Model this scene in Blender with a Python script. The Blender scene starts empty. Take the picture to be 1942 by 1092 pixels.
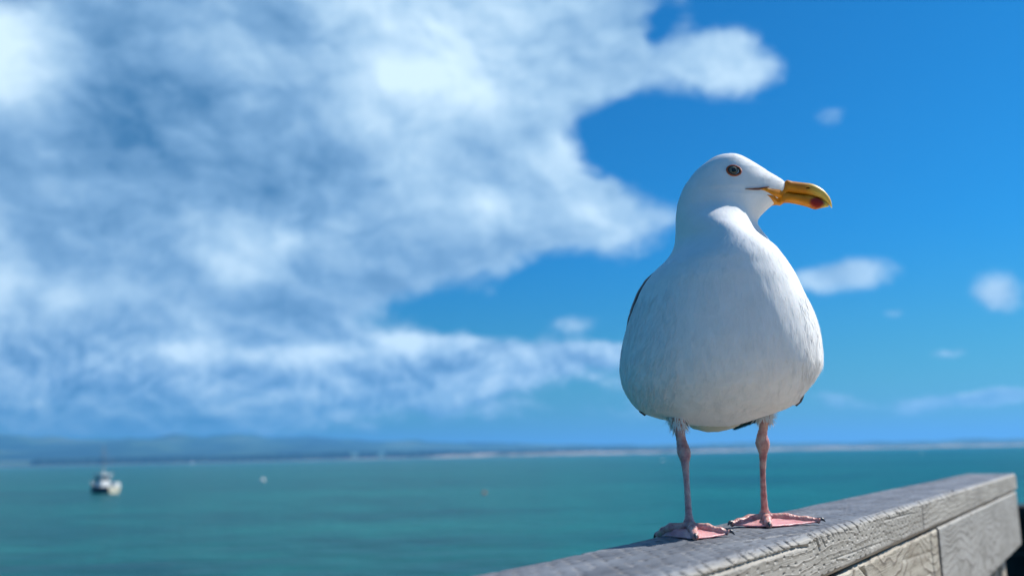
import bpy, bmesh, math, random
import numpy as np
from mathutils import Vector, Matrix, noise as mnoise
from mathutils.bvhtree import BVHTree

rng = np.random.default_rng(7)
random.seed(7)
SC = bpy.context.scene
COL = SC.collection

# ------------------------------------------------------------------ camera
RAIL_Z = 5.0                      # top of the railing above the water
CAM_Z = RAIL_Z + 0.08
PITCH, ROLL = math.radians(9.4775), math.radians(1.1947)
cam_data = bpy.data.cameras.new('camera')
cam = bpy.data.objects.new('camera', cam_data)
COL.objects.link(cam)
cam_data.sensor_width = 36.0
cam_data.lens = 35.0
cam_data.clip_start = 0.02
cam_data.clip_end = 100000.0
cam_data.dof.use_dof = True
cam_data.dof.focus_distance = 0.985
cam_data.dof.aperture_fstop = 5.0
cam_data.dof.aperture_blades = 0
_f = Vector((0, math.cos(PITCH), math.sin(PITCH)))
_r0 = Vector((1, 0, 0)); _u0 = Vector((0, -math.sin(PITCH), math.cos(PITCH)))
_r = _r0 * math.cos(ROLL) - _u0 * math.sin(ROLL)
_u = _r0 * math.sin(ROLL) + _u0 * math.cos(ROLL)
cam.matrix_world = Matrix(((_r.x, _u.x, -_f.x, 0), (_r.y, _u.y, -_f.y, 0), (_r.z, _u.z, -_f.z, CAM_Z), (0, 0, 0, 1)))
SC.camera = cam

SUN_AZ, SUN_EL = math.radians(69), math.radians(43)      # azimuth clockwise from +Y (the view)
SUN_DIR = Vector((math.sin(SUN_AZ) * math.cos(SUN_EL), math.cos(SUN_AZ) * math.cos(SUN_EL), math.sin(SUN_EL)))
SKY_STRENGTH = 0.063

# ------------------------------------------------------------------ node helper
class NT:
    """tiny expression builder over a node tree"""
    def __init__(s, tree): s.t = tree; s.L = tree.links
    def new(s, kind, **kw):
        n = s.t.nodes.new(kind)
        for k, v in kw.items(): setattr(n, k, v)
        return n
    def put(s, sock, v):
        if isinstance(v, E): s.L.new(v.o, sock)
        elif v is not None: sock.default_value = v
    def math(s, op, a, b=None, c=None, clamp=False):
        n = s.new('ShaderNodeMath', operation=op, use_clamp=clamp)
        for i, v in enumerate((a, b, c)):
            if v is not None: s.put(n.inputs[i], v)
        return E(s, n.outputs[0])
    def vmath(s, op, a, b=None, out=0):
        n = s.new('ShaderNodeVectorMath', operation=op)
        s.put(n.inputs[0], a)
        if b is not None:
            s.put(n.inputs['Scale' if op == 'SCALE' else 1], b)
        return E(s, n.outputs['Value'] if op in ('DOT_PRODUCT', 'LENGTH', 'DISTANCE') else n.outputs[0])
    def sep(s, v):
        n = s.new('ShaderNodeSeparateXYZ'); s.put(n.inputs[0], v)
        return [E(s, o) for o in n.outputs]
    def comb(s, x, y, z):
        n = s.new('ShaderNodeCombineXYZ')
        for i, v in enumerate((x, y, z)): s.put(n.inputs[i], v)
        return E(s, n.outputs[0])
    def noise(s, vec, scale, detail=4, rough=0.5, dist=0.0, lac=2.0, color=False):
        n = s.new('ShaderNodeTexNoise'); s.put(n.inputs['Vector'], vec)
        n.inputs['Scale'].default_value = scale; n.inputs['Detail'].default_value = detail
        n.inputs['Roughness'].default_value = rough; n.inputs['Distortion'].default_value = dist
        n.inputs['Lacunarity'].default_value = lac
        return E(s, n.outputs['Color' if color else 0])
    def ramp(s, v, stops, interp='LINEAR'):
        n = s.new('ShaderNodeValToRGB'); s.put(n.inputs[0], v)
        n.color_ramp.interpolation = interp
        while len(n.color_ramp.elements) < len(stops): n.color_ramp.elements.new(0.5)
        for e, (p, c) in zip(n.color_ramp.elements, stops):
            e.position = p; e.color = (*c, 1) if len(c) == 3 else c
        return E(s, n.outputs[0])
    def smooth(s, v, a, b, lo=0.0, hi=1.0):
        n = s.new('ShaderNodeMapRange', interpolation_type='SMOOTHSTEP'); s.put(n.inputs[0], v)
        n.inputs[1].default_value = a; n.inputs[2].default_value = b
        n.inputs[3].default_value = lo; n.inputs[4].default_value = hi
        return E(s, n.outputs[0])
    def mix(s, f, a, b, mode='MIX'):
        n = s.new('ShaderNodeMix', data_type='RGBA', blend_type=mode)
        s.put(n.inputs[0], f); s.put(n.inputs[6], a); s.put(n.inputs[7], b)
        return E(s, n.outputs[2])
class E:
    def __init__(s, nt, o): s.nt = nt; s.o = o
    def __add__(s, b): return s.nt.math('ADD', s, b)
    __radd__ = __add__
    def __sub__(s, b): return s.nt.math('SUBTRACT', s, b)
    def __rsub__(s, b): return s.nt.math('SUBTRACT', b, s)
    def __mul__(s, b): return s.nt.math('MULTIPLY', s, b)
    __rmul__ = __mul__
    def __truediv__(s, b): return s.nt.math('DIVIDE', s, b)
def rgb(c): return (c[0], c[1], c[2], 1.0)

# ------------------------------------------------------------------ world: sky and clouds
world = bpy.data.worlds.new('World'); SC.world = world; world.use_nodes = True
wt = world.node_tree; wt.nodes.clear(); W = NT(wt)
sky = W.new('ShaderNodeTexSky', sky_type='NISHITA', sun_disc=False)
sky.sun_elevation = SUN_EL; sky.sun_rotation = SUN_AZ
sky.altitude = 0; sky.air_density = 1.0; sky.dust_density = 0.7; sky.ozone_density = 3.0
SKYC = E(W, sky.outputs[0])
# the clear air over the bay is a deep saturated blue
gco = E(W, W.new('ShaderNodeTexCoord').outputs['Generated'])
dirv = W.vmath('NORMALIZE', gco)
dx, dy, dz = W.sep(dirv)
DEG = 57.29578
az = W.math('ARCTAN2', dx, dy) * DEG
el = W.math('ARCSINE', dz) * DEG
SKYC = W.mix(1.0, SKYC, W.mix(W.smooth(el, 0.0, 13.0), rgb((0.21, 0.70, 0.82)), rgb((0.036, 0.70, 1.24))), 'MULTIPLY')
flat = W.vmath('MULTIPLY', dirv, (1, 1, 1.35))            # clouds are wider than tall
warp1 = W.noise(flat, 5.0, 4, 0.55, color=True)
w1 = W.sep(warp1)
paz = az + (w1[0] - 0.5) * 7.0
pel = el + (w1[1] - 0.5) * (W.smooth(el, 0, 14, 1.6, 5.0))
pv = W.comb(paz, pel, 0.0)
pv_low = W.comb(az + (w1[0] - 0.5) * 2.2, el + (w1[2] - 0.5) * 1.1, 0.0)     # far banks keep their flat line
fl2 = W.vmath('ADD', flat, W.vmath('SCALE', W.vmath('SUBTRACT', warp1, (0.5, 0.5, 0.5)), 0.10))
def fbm(v): return W.noise(v, 5.5, 6, 0.50)
n0 = fbm(fl2)
def puff(v): return W.noise(v, 21.0, 5, 0.58)
d0 = puff(fl2)
sunoff = Vector((SUN_DIR.x * .6 , 0.0, SUN_DIR.z)).normalized() * 0.045
n1 = fbm(W.vmath('ADD', fl2, tuple(sunoff)))
d1 = puff(W.vmath('ADD', fl2, tuple(sunoff * 0.30)))
COVER = [(-21.5, 17.6, 14.6, 9.3, 1.5), (-6.8, 21.3, 12.4, 7.7, 1.4), (5.4, 23.7, 5.0, 3.8, 0.9), (14.4, 22.0, 3.7, 2.0, 1.0), (3.8, 13.5, 6.6, 2.3, 1.0), (-5.2, 13.3, 9.0, 3.6, 1.1), (-14.2, 9.7, 7.7, 2.4, 1.0), (-24.5, 8.2, 9.1, 3.3, 1.0), (7.1, 17.8, 1.8, 1.8, -0.6), (9.6, 24.3, 0.7, 1.4, -0.4), (5.1, 15.8, 1.2, 0.6, -0.3), (-27.0, 5.5, 6.0, 2.6, 0.7), (-19.0, 2.6, 7.0, 1.3, 0.45)]
LOW = [(-18.0, 5.2, 2.91, 1.46, 1.0), (-12.4, 5.0, 4.26, 1.68, 1.0), (-6.2, 5.2, 5.04, 1.9, 1.12), (0.8, 5.4, 6.83, 1.23, 1.0), (-8.3, 3.1, 16.69, 2.02, 0.75), (-24.8, 3.8, 7.73, 2.46, 0.69), (5.7, 5.7, 2.69, 0.45, 0.5), (18.6, 9.3, 3.3, 1.35, 0.92), (17.0, 9.0, 1.8, 0.9, 0.35), (26.4, 7.7, 1.5, 1.15, 0.60), (21.2, 7.0, 1.12, 0.45, 0.62), (3.9, 7.5, 2.69, 0.78, 0.56), (18.8, 17.9, 1.12, 1.01, 0.38), (21.4, 18.7, 0.9, 0.56, 0.25), (23.8, 4.9, 1.23, 0.34, 0.44), (17.1, 2.8, 1.9, 0.78, 0.62), (22.9, 2.3, 4.93, 0.56, 0.62), (26.4, 2.4, 1.79, 0.45, 0.62)]
BRIGHT = [(-26.8, 20.6, 2.6, 2.6, 0.62), (-21.5, 22.5, 2.6, 3.0, -0.2), (-6, 19, 6, 4, 0.12), (-6.4, 23.0, 5.3, 3.8, 0.4), (-0.4, 21.9, 5.9, 3.6, 0.35), (14.7, 22.0, 3.4, 1.7, 0.35), (3.5, 13.5, 5.4, 1.7, 0.35), (-1.5, 14.2, 1.8, 1.2, 0.3), (-14.8, 10.5, 2.6, 1.3, 0.3), (-12.5, 11.6, 1.8, 0.6, 0.2), (-22.8, 9.2, 1.7, 0.7, 0.25), (-25.2, 8.7, 1.1, 0.7, 0.25), (18.7, 9.4, 2.6, 1.0, 0.15), (-19.3, 16.4, 9.4, 3.1, -0.22), (-13.7, 15.0, 7.6, 1.8, -0.14), (-19.4, 19.7, 4.0, 2.5, -0.14), (-14.2, 8.2, 4.4, 1.2, -0.1)]
TOPS = [(-18.1, 6.0, 1.7, 0.6, 0.6), (-13.5, 5.5, 2.7, 0.6, 0.45), (-6.5, 6.4, 1.8, 0.8, 0.68), (-10.9, 5.8, 1.8, 0.6, 0.45), (2.3, 5.8, 3.0, 0.5, 0.3)]
def gsum(lst, start, pv=pv):
    acc = start
    for (a, e, ra, re, amp) in lst:
        d = W.vmath('MULTIPLY', W.vmath('SUBTRACT', pv, (a, e, 0)), (1 / ra, 1 / re, 0))
        q = W.math('EXPONENT', W.vmath('DOT_PRODUCT', d, d) * -1.0)
        acc = W.math('MULTIPLY_ADD', q, amp, acc)
    return acc
# away from the part of the sky in view scattered fair weather cumulus goes on
broad = W.smooth(W.noise(flat, 2.2, 3, 0.5), 0.36, 0.60, 0.0, 1.0)
aside = W.math('MAXIMUM', W.smooth(W.math('ABSOLUTE', az), 30, 42), W.smooth(el, 27, 38))
cover = gsum(LOW, gsum(COVER, broad * aside * 0.55), pv_low)
cover = W.math('MINIMUM', cover, 1.25)
dens = cover + (n0 - 0.5) * 1.45 + (d0 - 0.5) * W.smooth(el, 4.0, 9.0, 1.25, 0.62)
alpha = W.smooth(dens, 0.38, 0.88)
bright = gsum(TOPS, gsum(BRIGHT, (n0 - n1) * 1.5 + (d0 - d1) * W.smooth(el, 4.0, 9.0, 1.8, 0.5) + 0.44), pv_low)
bright = bright + (n0 - 0.5) * 0.40 + (d0 - 0.5) * 0.08
# thin edges let the light through and look brighter
bright = bright + W.smooth(dens, 0.45, 1.15, 0.16, 0.0)
CLOUDC = W.ramp(bright, [(0.0, (0.75, 2.4, 4.9)), (0.35, (2.7, 5.0, 8.0)), (0.62, (5.0, 7.6, 10.3)), (1.0, (9.0, 11.5, 13.3))])
veil = W.smooth(el, 0.0, 5.0, 0.5, 0.0)                 # far clouds sink into the haze at the horizon
col = W.mix(alpha * (1.0 - veil) , SKYC, CLOUDC)
world.cycles.sampling_method = 'MANUAL'; world.cycles.sample_map_resolution = 512
bg = W.new('ShaderNodeBackground'); W.put(bg.inputs[0], col); bg.inputs[1].default_value = SKY_STRENGTH
out = W.new('ShaderNodeOutputWorld'); W.L.new(bg.outputs[0], out.inputs[0])

sun_data = bpy.data.lights.new('sun', 'SUN')
sun_data.energy = 5.0; sun_data.angle = math.radians(0.55); sun_data.color = (1.0, 0.955, 0.88)
sun = bpy.data.objects.new('sun', sun_data); COL.objects.link(sun)
sun.rotation_euler = (-SUN_DIR).to_track_quat('-Z', 'Y').to_euler()
sun.location = SUN_DIR * 30 + Vector((0, 0, 10))

vs = SC.view_settings
vs.view_transform = 'Standard'; vs.look = 'None'; vs.gamma = 1.0; vs.use_curve_mapping = False; vs.exposure = 0.45
SC.cycles.use_denoising = True
SC.cycles.max_bounces = 8; SC.cycles.diffuse_bounces = 3; SC.cycles.volume_bounces = 1
SC.cycles.sample_clamp_indirect = 6.0

# ------------------------------------------------------------------ object helpers
def tag(o, label=None, cat=None, group=None, kind=None):
    if label: o['label'] = label
    if cat: o['category'] = cat
    if group: o['group'] = group
    if kind: o['kind'] = kind
    return o
def link(name, me, mats=(), parent=None, loc=None):
    o = bpy.data.objects.new(name, me); COL.objects.link(o)
    if not isinstance(mats, (list, tuple)): mats = [mats]
    for m in mats: me.materials.append(m)
    if parent: o.parent = parent
    if loc is not None: o.location = loc
    return o
def empty(name, loc=(0, 0, 0), rz=0.0):
    o = bpy.data.objects.new(name, None); COL.objects.link(o)
    o.location = loc; o.rotation_euler = (0, 0, rz); o.empty_display_size = 0.1
    return o
def mesh(name, verts, faces, smooth=False):
    me = bpy.data.meshes.new(name); me.from_pydata([tuple(v) for v in verts], [], [tuple(int(i) for i in f) for f in faces]); me.update()
    if smooth: me.polygons.foreach_set('use_smooth', [True] * len(me.polygons))
    return me
def grid_faces(nu, nv, wrap_v=False):
    """quads of a nu x nv vertex grid, index = u*nv+v"""
    u = np.arange(nu - 1)[:, None]; v = np.arange(nv if wrap_v else nv - 1)[None, :]
    v2 = (v + 1) % nv
    return np.stack([u * nv + v, u * nv + v2, (u + 1) * nv + v2, (u + 1) * nv + v], -1).reshape(-1, 4)
def fast_mesh(name, verts, faces, smooth=True):
    """numpy verts (n,3) + faces (m,k) -> mesh"""
    verts = np.ascontiguousarray(verts, np.float32); faces = np.ascontiguousarray(faces, np.int32)
    me = bpy.data.meshes.new(name); k = faces.shape[1]
    me.vertices.add(len(verts)); me.vertices.foreach_set('co', verts.ravel())
    me.loops.add(faces.size); me.loops.foreach_set('vertex_index', faces.ravel())
    me.polygons.add(len(faces)); me.polygons.foreach_set('loop_start', np.arange(0, faces.size, k, dtype=np.int32))
    me.polygons.foreach_set('use_smooth', np.full(len(faces), smooth))
    me.update(calc_edges=True); me.validate()
    return me
def box_into(bm, c, s, m=None):
    r = bmesh.ops.create_cube(bm, size=1.0, matrix=Matrix.Translation(c) @ Matrix.Diagonal((*s, 1)))
    if m is not None: bmesh.ops.transform(bm, matrix=m, verts=r['verts'])
    return r['verts']
def bm_obj(name, bm, mat, parent=None, smooth=False, bevel=0.0, kind=None):
    if bevel: bmesh.ops.bevel(bm, geom=bm.edges[:], offset=bevel, segments=2, affect='EDGES', profile=0.6)
    me = bpy.data.meshes.new(name); bm.to_mesh(me); bm.free()
    if smooth: me.polygons.foreach_set('use_smooth', [True] * len(me.polygons))
    o = link(name, me, mat, parent)
    if kind: o['kind'] = kind
    return o
def tube(path, radii, nseg=16, cap=True, squash=None):
    """verts, faces of a tube along a path with per point radii"""
    P = [Vector(p) for p in path]; V = []; F = []
    ref = Vector((0, 1, 0.013)).normalized()
    for i, p in enumerate(P):
        t = (P[min(i + 1, len(P) - 1)] - P[max(i - 1, 0)]).normalized()
        a = ref - t * ref.dot(t)
        if a.length < 0.05: a = Vector((1, 0, 0)) - t * t.x
        a.normalize(); b = t.cross(a)
        ra = radii[i] if not isinstance(radii[i], (tuple, list)) else radii[i][0]
        rb = radii[i] if not isinstance(radii[i], (tuple, list)) else radii[i][1]
        for k in range(nseg):
            th = 2 * math.pi * k / nseg
            V.append(p + a * (ra * math.cos(th)) + b * (rb * math.sin(th)))
    n = len(P)
    for i in range(n - 1):
        for k in range(nseg):
            k2 = (k + 1) % nseg
            F.append((i * nseg + k, i * nseg + k2, (i + 1) * nseg + k2, (i + 1) * nseg + k))
    if cap:
        F.append(tuple(range(nseg - 1, -1, -1))); F.append(tuple((n - 1) * nseg + k for k in range(nseg)))
    return V, F
def smooth_path(keys, n):
    """Catmull-Rom through rows of numbers, n samples per interval"""
    K = np.asarray(keys, float); out = []
    for i in range(len(K) - 1):
        p0, p1, p2, p3 = K[max(i - 1, 0)], K[i], K[i + 1], K[min(i + 2, len(K) - 1)]
        for j in range(n):
            t = j / n
            out.append(0.5 * ((2 * p1) + (p2 - p0) * t + (2 * p0 - 5 * p1 + 4 * p2 - p3) * t * t + (3 * p1 - p0 - 3 * p2 + p3) * t ** 3))
    out.append(K[-1]); return np.array(out)

# ------------------------------------------------------------------ materials
def material(name):
    m = bpy.data.materials.new(name); m.use_nodes = True
    nt = NT(m.node_tree); p = m.node_tree.nodes['Principled BSDF']
    return m, nt, p
def coords(nt, which='Object'): return E(nt, nt.new('ShaderNodeTexCoord').outputs[which])
def bump(nt, p, h, strength=0.5, dist=0.01, chain=None):
    b = nt.new('ShaderNodeBump'); b.inputs['Strength'].default_value = strength; b.inputs['Distance'].default_value = dist
    nt.put(b.inputs['Height'], h)
    if chain is not None: nt.L.new(chain.o, b.inputs['Normal'])
    nt.L.new(b.outputs[0], p.inputs['Normal']); return E(nt, b.outputs[0])
def plain(name, c, rough=0.6, var=0.12, scale=6.0, spec=0.4, metal=0.0, bumpd=0.0):
    """painted or bare surface with uneven tone"""
    m, nt, p = material(name)
    v = coords(nt); n = nt.noise(v, scale, 5, 0.6)
    d = tuple(x * (1 - var * 2) for x in c); h = tuple(min(1, x * (1 + var)) for x in c)
    nt.put(p.inputs['Base Color'], nt.ramp(n, [(0.3, d), (0.7, h)]))
    p.inputs['Roughness'].default_value = rough; p.inputs['Specular IOR Level'].default_value = spec; p.inputs['Metallic'].default_value = metal
    if bumpd: bump(nt, p, nt.noise(v, scale * 4, 5, 0.6), 0.6, bumpd)
    return m

# ------------------------------------------------------------------ water
m_water, nt, p = material('sea_water')
v = coords(nt)
big = nt.noise(nt.vmath('MULTIPLY', v, (0.5, 1, 1)), 0.012, 4, 0.55)
mid = nt.noise(nt.vmath('MULTIPLY', v, (0.45, 1, 1)), 0.09, 5, 0.6)
nt.put(p.inputs['Base Color'], nt.ramp(big * 0.40 + mid * 0.33 + nt.noise(nt.vmath('MULTIPLY', v, (0.5, 1, 1)), 0.28, 4, 0.6) * 0.27, [(0.39, (0.002, 0.052, 0.066)), (0.5, (0.003, 0.100, 0.100)), (0.61, (0.008, 0.152, 0.140))]))
p.inputs['Roughness'].default_value = 0.32; p.inputs['IOR'].default_value = 1.33; p.inputs['Specular IOR Level'].default_value = 0.11
wv = nt.vmath('MULTIPLY', v, (0.6, 1, 1))
hgt = nt.noise(wv, 0.35, 3, 0.5) * 0.8 + nt.noise(wv, 1.6, 4, 0.6) * 0.22 + nt.noise(v, 7.0, 3, 0.55) * 0.05
bump(nt, p, hgt, 1.0, 1.0)
R = 30000.0; NV = 96
wvts = [(0, 0, 0)]; wf = []
radii_w = [40, 120, 400, 1500, 6000, R]
for rr in radii_w:
    for k in range(NV): wvts.append((rr * math.cos(2 * math.pi * k / NV), rr * math.sin(2 * math.pi * k / NV), 0))
for k in range(NV): wf.append((0, 1 + k, 1 + (k + 1) % NV))
for i in range(len(radii_w) - 1):
    for k in range(NV):
        a = 1 + i * NV; b = a + NV; k2 = (k + 1) % NV
        wf.append((a + k, b + k, b + k2, a + k2))
tag(link('sea', mesh('sea', wvts, wf), m_water), kind='structure')

# ------------------------------------------------------------------ far shore
def nz(x, y, z=0.0): return mnoise.noise((x, y, z))
def fb(x, y, o=4):
    a, s, f = 0.0, 1.0, 1.0
    for _ in range(o): a += s * nz(x * f, y * f, 3.3 * f); s *= 0.5; f *= 2.03
    return a
m_hill, nt, p = material('hill_ground')
v = coords(nt)
nt.put(p.inputs['Base Color'], nt.ramp(nt.noise(v, 0.0022, 6, 0.6), [(0.40, (0.012, 0.03, 0.012)), (0.50, (0.025, 0.06, 0.02)), (0.57, (0.06, 0.11, 0.04)), (0.68, (0.11, 0.14, 0.06))]))
p.inputs['Roughness'].default_value = 0.95; p.inputs['Specular IOR Level'].default_value = 0.1
# hills: polar terrain beyond the bay, ridge line read in degrees of bearing against metres of height at 6.5 km
RIDGE = [(-110, 8), (-95, 60), (-75, 120), (-60, 150), (-45, 190), (-34, 165), (-27.5, 150), (-25.5, 128), (-23.5, 150), (-21, 172), (-19, 168), (-17.4, 150), (-15.5, 160), (-13.5, 148), (-11.5, 140), (-9.0, 112), (-6, 84), (-2, 66), (2, 58), (7, 50), (12, 40), (18, 32), (25, 28), (45, 26), (75, 20), (100, 8), (110, 4)]
ra_ = np.array(RIDGE, float)
azs = np.linspace(-110, 110, 661); dist = np.concatenate([np.linspace(3900, 7400, 40), [8200, 9500]])
hv = []
for d_ in dist:
    for a_ in azs:
        top = np.interp(a_, ra_[:, 0], ra_[:, 1])
        prof = np.interp(d_, [3900, 4600, 5600, 6500, 7400, 9500], [0.0, 0.16, 0.52, 1.0, 0.7, 0.2])
        x_, y_ = d_ * math.sin(math.radians(a_)), d_ * math.cos(math.radians(a_))
        h_ = top * prof * (1 + 0.42 * fb(x_ / 750, y_ / 750)) + 9 * prof * fb(x_ / 200 + 9, y_ / 200)
        hv.append((x_, y_, max(h_, -2.0) if d_ > 3950 else -2.0))
tag(link('hills', fast_mesh('hills', np.array(hv), grid_faces(len(dist), len(azs))[:, ::-1]), m_hill), kind='structure')

# sand spit: long low dunes in front of the hills
m_sand, nt, p = material('dune_sand')
v = coords(nt)
nt.put(p.inputs['Base Color'], nt.ramp(nt.noise(nt.vmath('MULTIPLY', v, (1, 1, 6)), 0.012, 5, 0.6), [(0.42, (0.10, 0.11, 0.06)), (0.52, (0.36, 0.30, 0.23)), (0.7, (0.52, 0.44, 0.36))]))
p.inputs['Roughness'].default_value = 0.95; p.inputs['Specular IOR Level'].default_value = 0.1
SPIT = [(-110, 0.5), (-60, 0.5), (-14, 0.8), (-9, 2.5), (-5, 4.0), (-3.6, 7.5), (0, 9.5), (3, 9), (6, 6), (9, 6.5), (12, 5.5), (15, 7), (18, 6.5), (22, 5), (27, 6), (35, 6), (60, 5), (110, 3)]
sp = np.array(SPIT, float); azs2 = np.linspace(-110, 110, 1321); dist2 = np.array([2950, 3000, 3040, 3100, 3180, 3260, 3400, 3800, 3960])
hv = []
for d_ in dist2:
    for a_ in azs2:
        x_, y_ = d_ * math.sin(math.radians(a_)), d_ * math.cos(math.radians(a_))
        pr = np.interp(d_, [2950, 3000, 3040, 3180, 3260, 3960], [-0.4, 0.05, 0.3, 1.0, 0.75, 0.55])
        h_ = np.interp(a_, sp[:, 0], sp[:, 1]) * (1 + 0.55 * fb(x_ / 150, y_ / 150)) * pr
        hv.append((x_, y_, h_ if d_ > 2960 else -1.0))
tag(link('sand_spit', fast_mesh('sand_spit', np.array(hv), grid_faces(len(dist2), len(azs2))[:, ::-1]), m_sand), kind='structure')

# dark woods along the foot of the hills, too far to tell tree from tree
m_wood, nt, p = material('far_woods')
nt.put(p.inputs['Base Color'], nt.ramp(nt.noise(coords(nt), 0.03, 3), [(0.35, (0.015, 0.03, 0.015)), (0.65, (0.04, 0.07, 0.03))]))
p.inputs['Roughness'].default_value = 0.95; p.inputs['Specular IOR Level'].default_value = 0.05
tv, tf = [], []
for i in range(5200):
    a_ = random.uniform(-36, 13)
    lim = np.interp(a_, [-36, -17, -12, -6, -2, 4, 13], [1, 1, 0.9, 0.85, 0.8, 0.6, 0.05])
    if random.random() > lim: continue
    if fb(a_ * 0.55, 2.2, 3) < -0.28: continue
    d_ = random.uniform(3300, 3900); hh = random.uniform(9, 19) * np.interp(a_, [-36, -16, -11, 13], [1.15, 1.1, 1.35, 0.8])
    rr = random.uniform(5, 10)
    x_, y_ = d_ * math.sin(math.radians(a_)), d_ * math.cos(math.radians(a_)); b = len(tv)
    z0 = 2.0
    for lv, rf in ((0.0, 0.75), (0.35, 1.0), (0.7, 0.7)):
        for k in range(5):
            t_ = 2 * math.pi * (k + lv) / 5; j = random.uniform(0.75, 1.2)
            tv.append((x_ + rr * rf * j * math.cos(t_), y_ + rr * rf * j * math.sin(t_), z0 + hh * lv))
    tv.append((x_, y_, z0 + hh))
    for l in range(2):
        for k in range(5): tf.append((b + l * 5 + k, b + l * 5 + (k + 1) % 5, b + l * 5 + 5 + (k + 1) % 5, b + l * 5 + 5 + k))
    for k in range(5): tf.append((b + 10 + k, b + 10 + (k + 1) % 5, b + 15, b + 15))
wood_faces = [f if f[2] != f[3] else f[:3] for f in tf]
tag(link('far_woods', mesh('far_woods', tv, wood_faces), m_wood), 'dark band of woods along the foot of the far hills', 'woods', kind='stuff')

# ------------------------------------------------------------------ haze over the bay
hz = bpy.data.materials.new('sea_haze'); hz.use_nodes = True
ht = hz.node_tree; ht.nodes.clear()
pv_ = ht.nodes.new('ShaderNodeVolumePrincipled'); ho = ht.nodes.new('ShaderNodeOutputMaterial')
pv_.inputs['Color'].default_value = (0.16, 0.49, 0.93, 1); pv_.inputs['Density'].default_value = 1.6e-4; pv_.inputs['Anisotropy'].default_value = 0.2
ht.links.new(pv_.outputs[0], ho.inputs['Volume'])
bm = bmesh.new(); box_into(bm, (0, 0, 134), (61000, 61000, 274))
tag(bm_obj('haze', bm, hz), 'thin blue haze in the air over the bay', 'haze', kind='stuff')

# ------------------------------------------------------------------ fishing boat on the bay
m_navy = plain('navy_hull_paint', (0.02, 0.045, 0.075), 0.4, 0.2, 2.0)
m_white = plain('white_boat_paint', (0.80, 0.80, 0.78), 0.45, 0.06, 3.0)
m_cream = plain('cream_transom_paint', (0.70, 0.63, 0.48), 0.5, 0.08, 3.0)
m_dkglass = plain('cabin_glass', (0.02, 0.03, 0.04), 0.1, 0.1, 2.0, 0.6)
m_rust = plain('antifouling_red', (0.22, 0.05, 0.03), 0.6, 0.2, 3.0)
m_steel = plain('galvanised_mast', (0.22, 0.24, 0.26), 0.45, 0.12, 5.0, 0.5, 0.4)
m_deckp = plain('grey_deck_paint', (0.35, 0.37, 0.38), 0.7, 0.12, 4.0)
m_orange = plain('faded_orange_paint', (0.55, 0.16, 0.07), 0.55, 0.12, 6.0)
boat = empty('fishing_boat', (-70.6, 173.1, 0), math.radians(56))       # local +Y is the bow
tag(boat, 'small fishing boat with dark hull, white wheelhouse and tall mast at anchor', 'boat')
L_, B_ = 6.6, 2.6
ST = [(0.0, 0.86, 0.62, 1.15), (0.15, 0.95, 0.72, 1.12), (0.35, 1.0, 0.78, 1.12), (0.55, 0.98, 0.72, 1.2), (0.72, 0.82, 0.52, 1.38), (0.86, 0.52, 0.26, 1.62), (0.96, 0.2, 0.07, 1.85), (1.0, 0.03, 0.02, 1.95)]
hvv, hff = [], []
for (t, bw, ww, sh) in ST:
    y = -L_ / 2 + L_ * t
    for sx in (-1, 1): pass
    prof = [(-bw * B_ / 2, sh), (-(bw * 0.97 + 0.0) * B_ / 2, sh * 0.6), (-ww * B_ / 2, 0.0), (-ww * B_ / 4, -0.45), (0, -0.6), (ww * B_ / 4, -0.45), (ww * B_ / 2, 0.0), ((bw * 0.97) * B_ / 2, sh * 0.6), (bw * B_ / 2, sh)]
    for (x, z) in prof: hvv.append((x, y, z))
hff = [tuple(f) for f in grid_faces(len(ST), 9)]
hull = link('hull', mesh('hull', hvv, hff, True), m_navy, boat)
tr = [(x * 0.995, y - 0.03, z) for (x, y, z) in hvv[:9]] + [(x * 0.995, y + 0.02, z) for (x, y, z) in hvv[:9]]
trf = [tuple(range(8, -1, -1)), tuple(range(9, 18))] + [(i, (i + 1) % 9, 9 + (i + 1) % 9, 9 + i) for i in range(9)]
link('transom', mesh('transom', tr, trf), m_cream, boat)
dk = []
for (t, bw, ww, sh) in ST:
    y = -L_ / 2 + L_ * t; dk += [(-bw * B_ / 2 * 0.97, y, sh - 0.28), (bw * B_ / 2 * 0.97, y, sh - 0.28)]
link('deck', mesh('deck', dk, [tuple(f) for f in grid_faces(len(ST), 2)]), m_deckp, boat)
for s in (-1, 1):
    path = [(s * bw * B_ / 2, -L_ / 2 + L_ * t, sh + 0.02) for (t, bw, ww, sh) in ST]
    V_, F_ = tube(path, [0.06] * len(path), 6)
    link('rub_rail', mesh('rub_rail', V_, F_, True), m_white, boat)
def bxp(name, c, s_, mat, parent, bev=0.03):
    bm = bmesh.new(); box_into(bm, c, s_); return bm_obj(name, bm, mat, parent, bevel=bev)
wh = bxp('wheelhouse', (0, 0.2, 2.05), (1.7, 2.0, 2.0), m_white, boat, 0.06)
for x in (-0.5, 0.0, 0.5):
    bxp('window', (x, -0.81, 2.45), (0.40, 0.03, 0.52), m_dkglass, wh, 0.005)
for s in (-1, 1):
    for y in (-0.35, 0.35, 0.9): bxp('window', (s * 0.86, y, 2.45), (0.03, 0.46, 0.52), m_dkglass, wh, 0.005)
roof = bxp('roof', (0, 0.1, 3.16), (2.2, 2.7, 0.16), m_white, boat, 0.05)
bxp('bulwark', (0.62, -2.6, 1.42), (1.1, 1.2, 0.7), m_white, boat, 0.05)
V_, F_ = tube([(0, 0.2, 3.1), (0, 0.2, 6.0), (0, 0.2, 8.3)], [0.075, 0.06, 0.035], 8)
mast = link('mast', mesh('mast', V_, F_, True), m_steel, boat)
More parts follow.
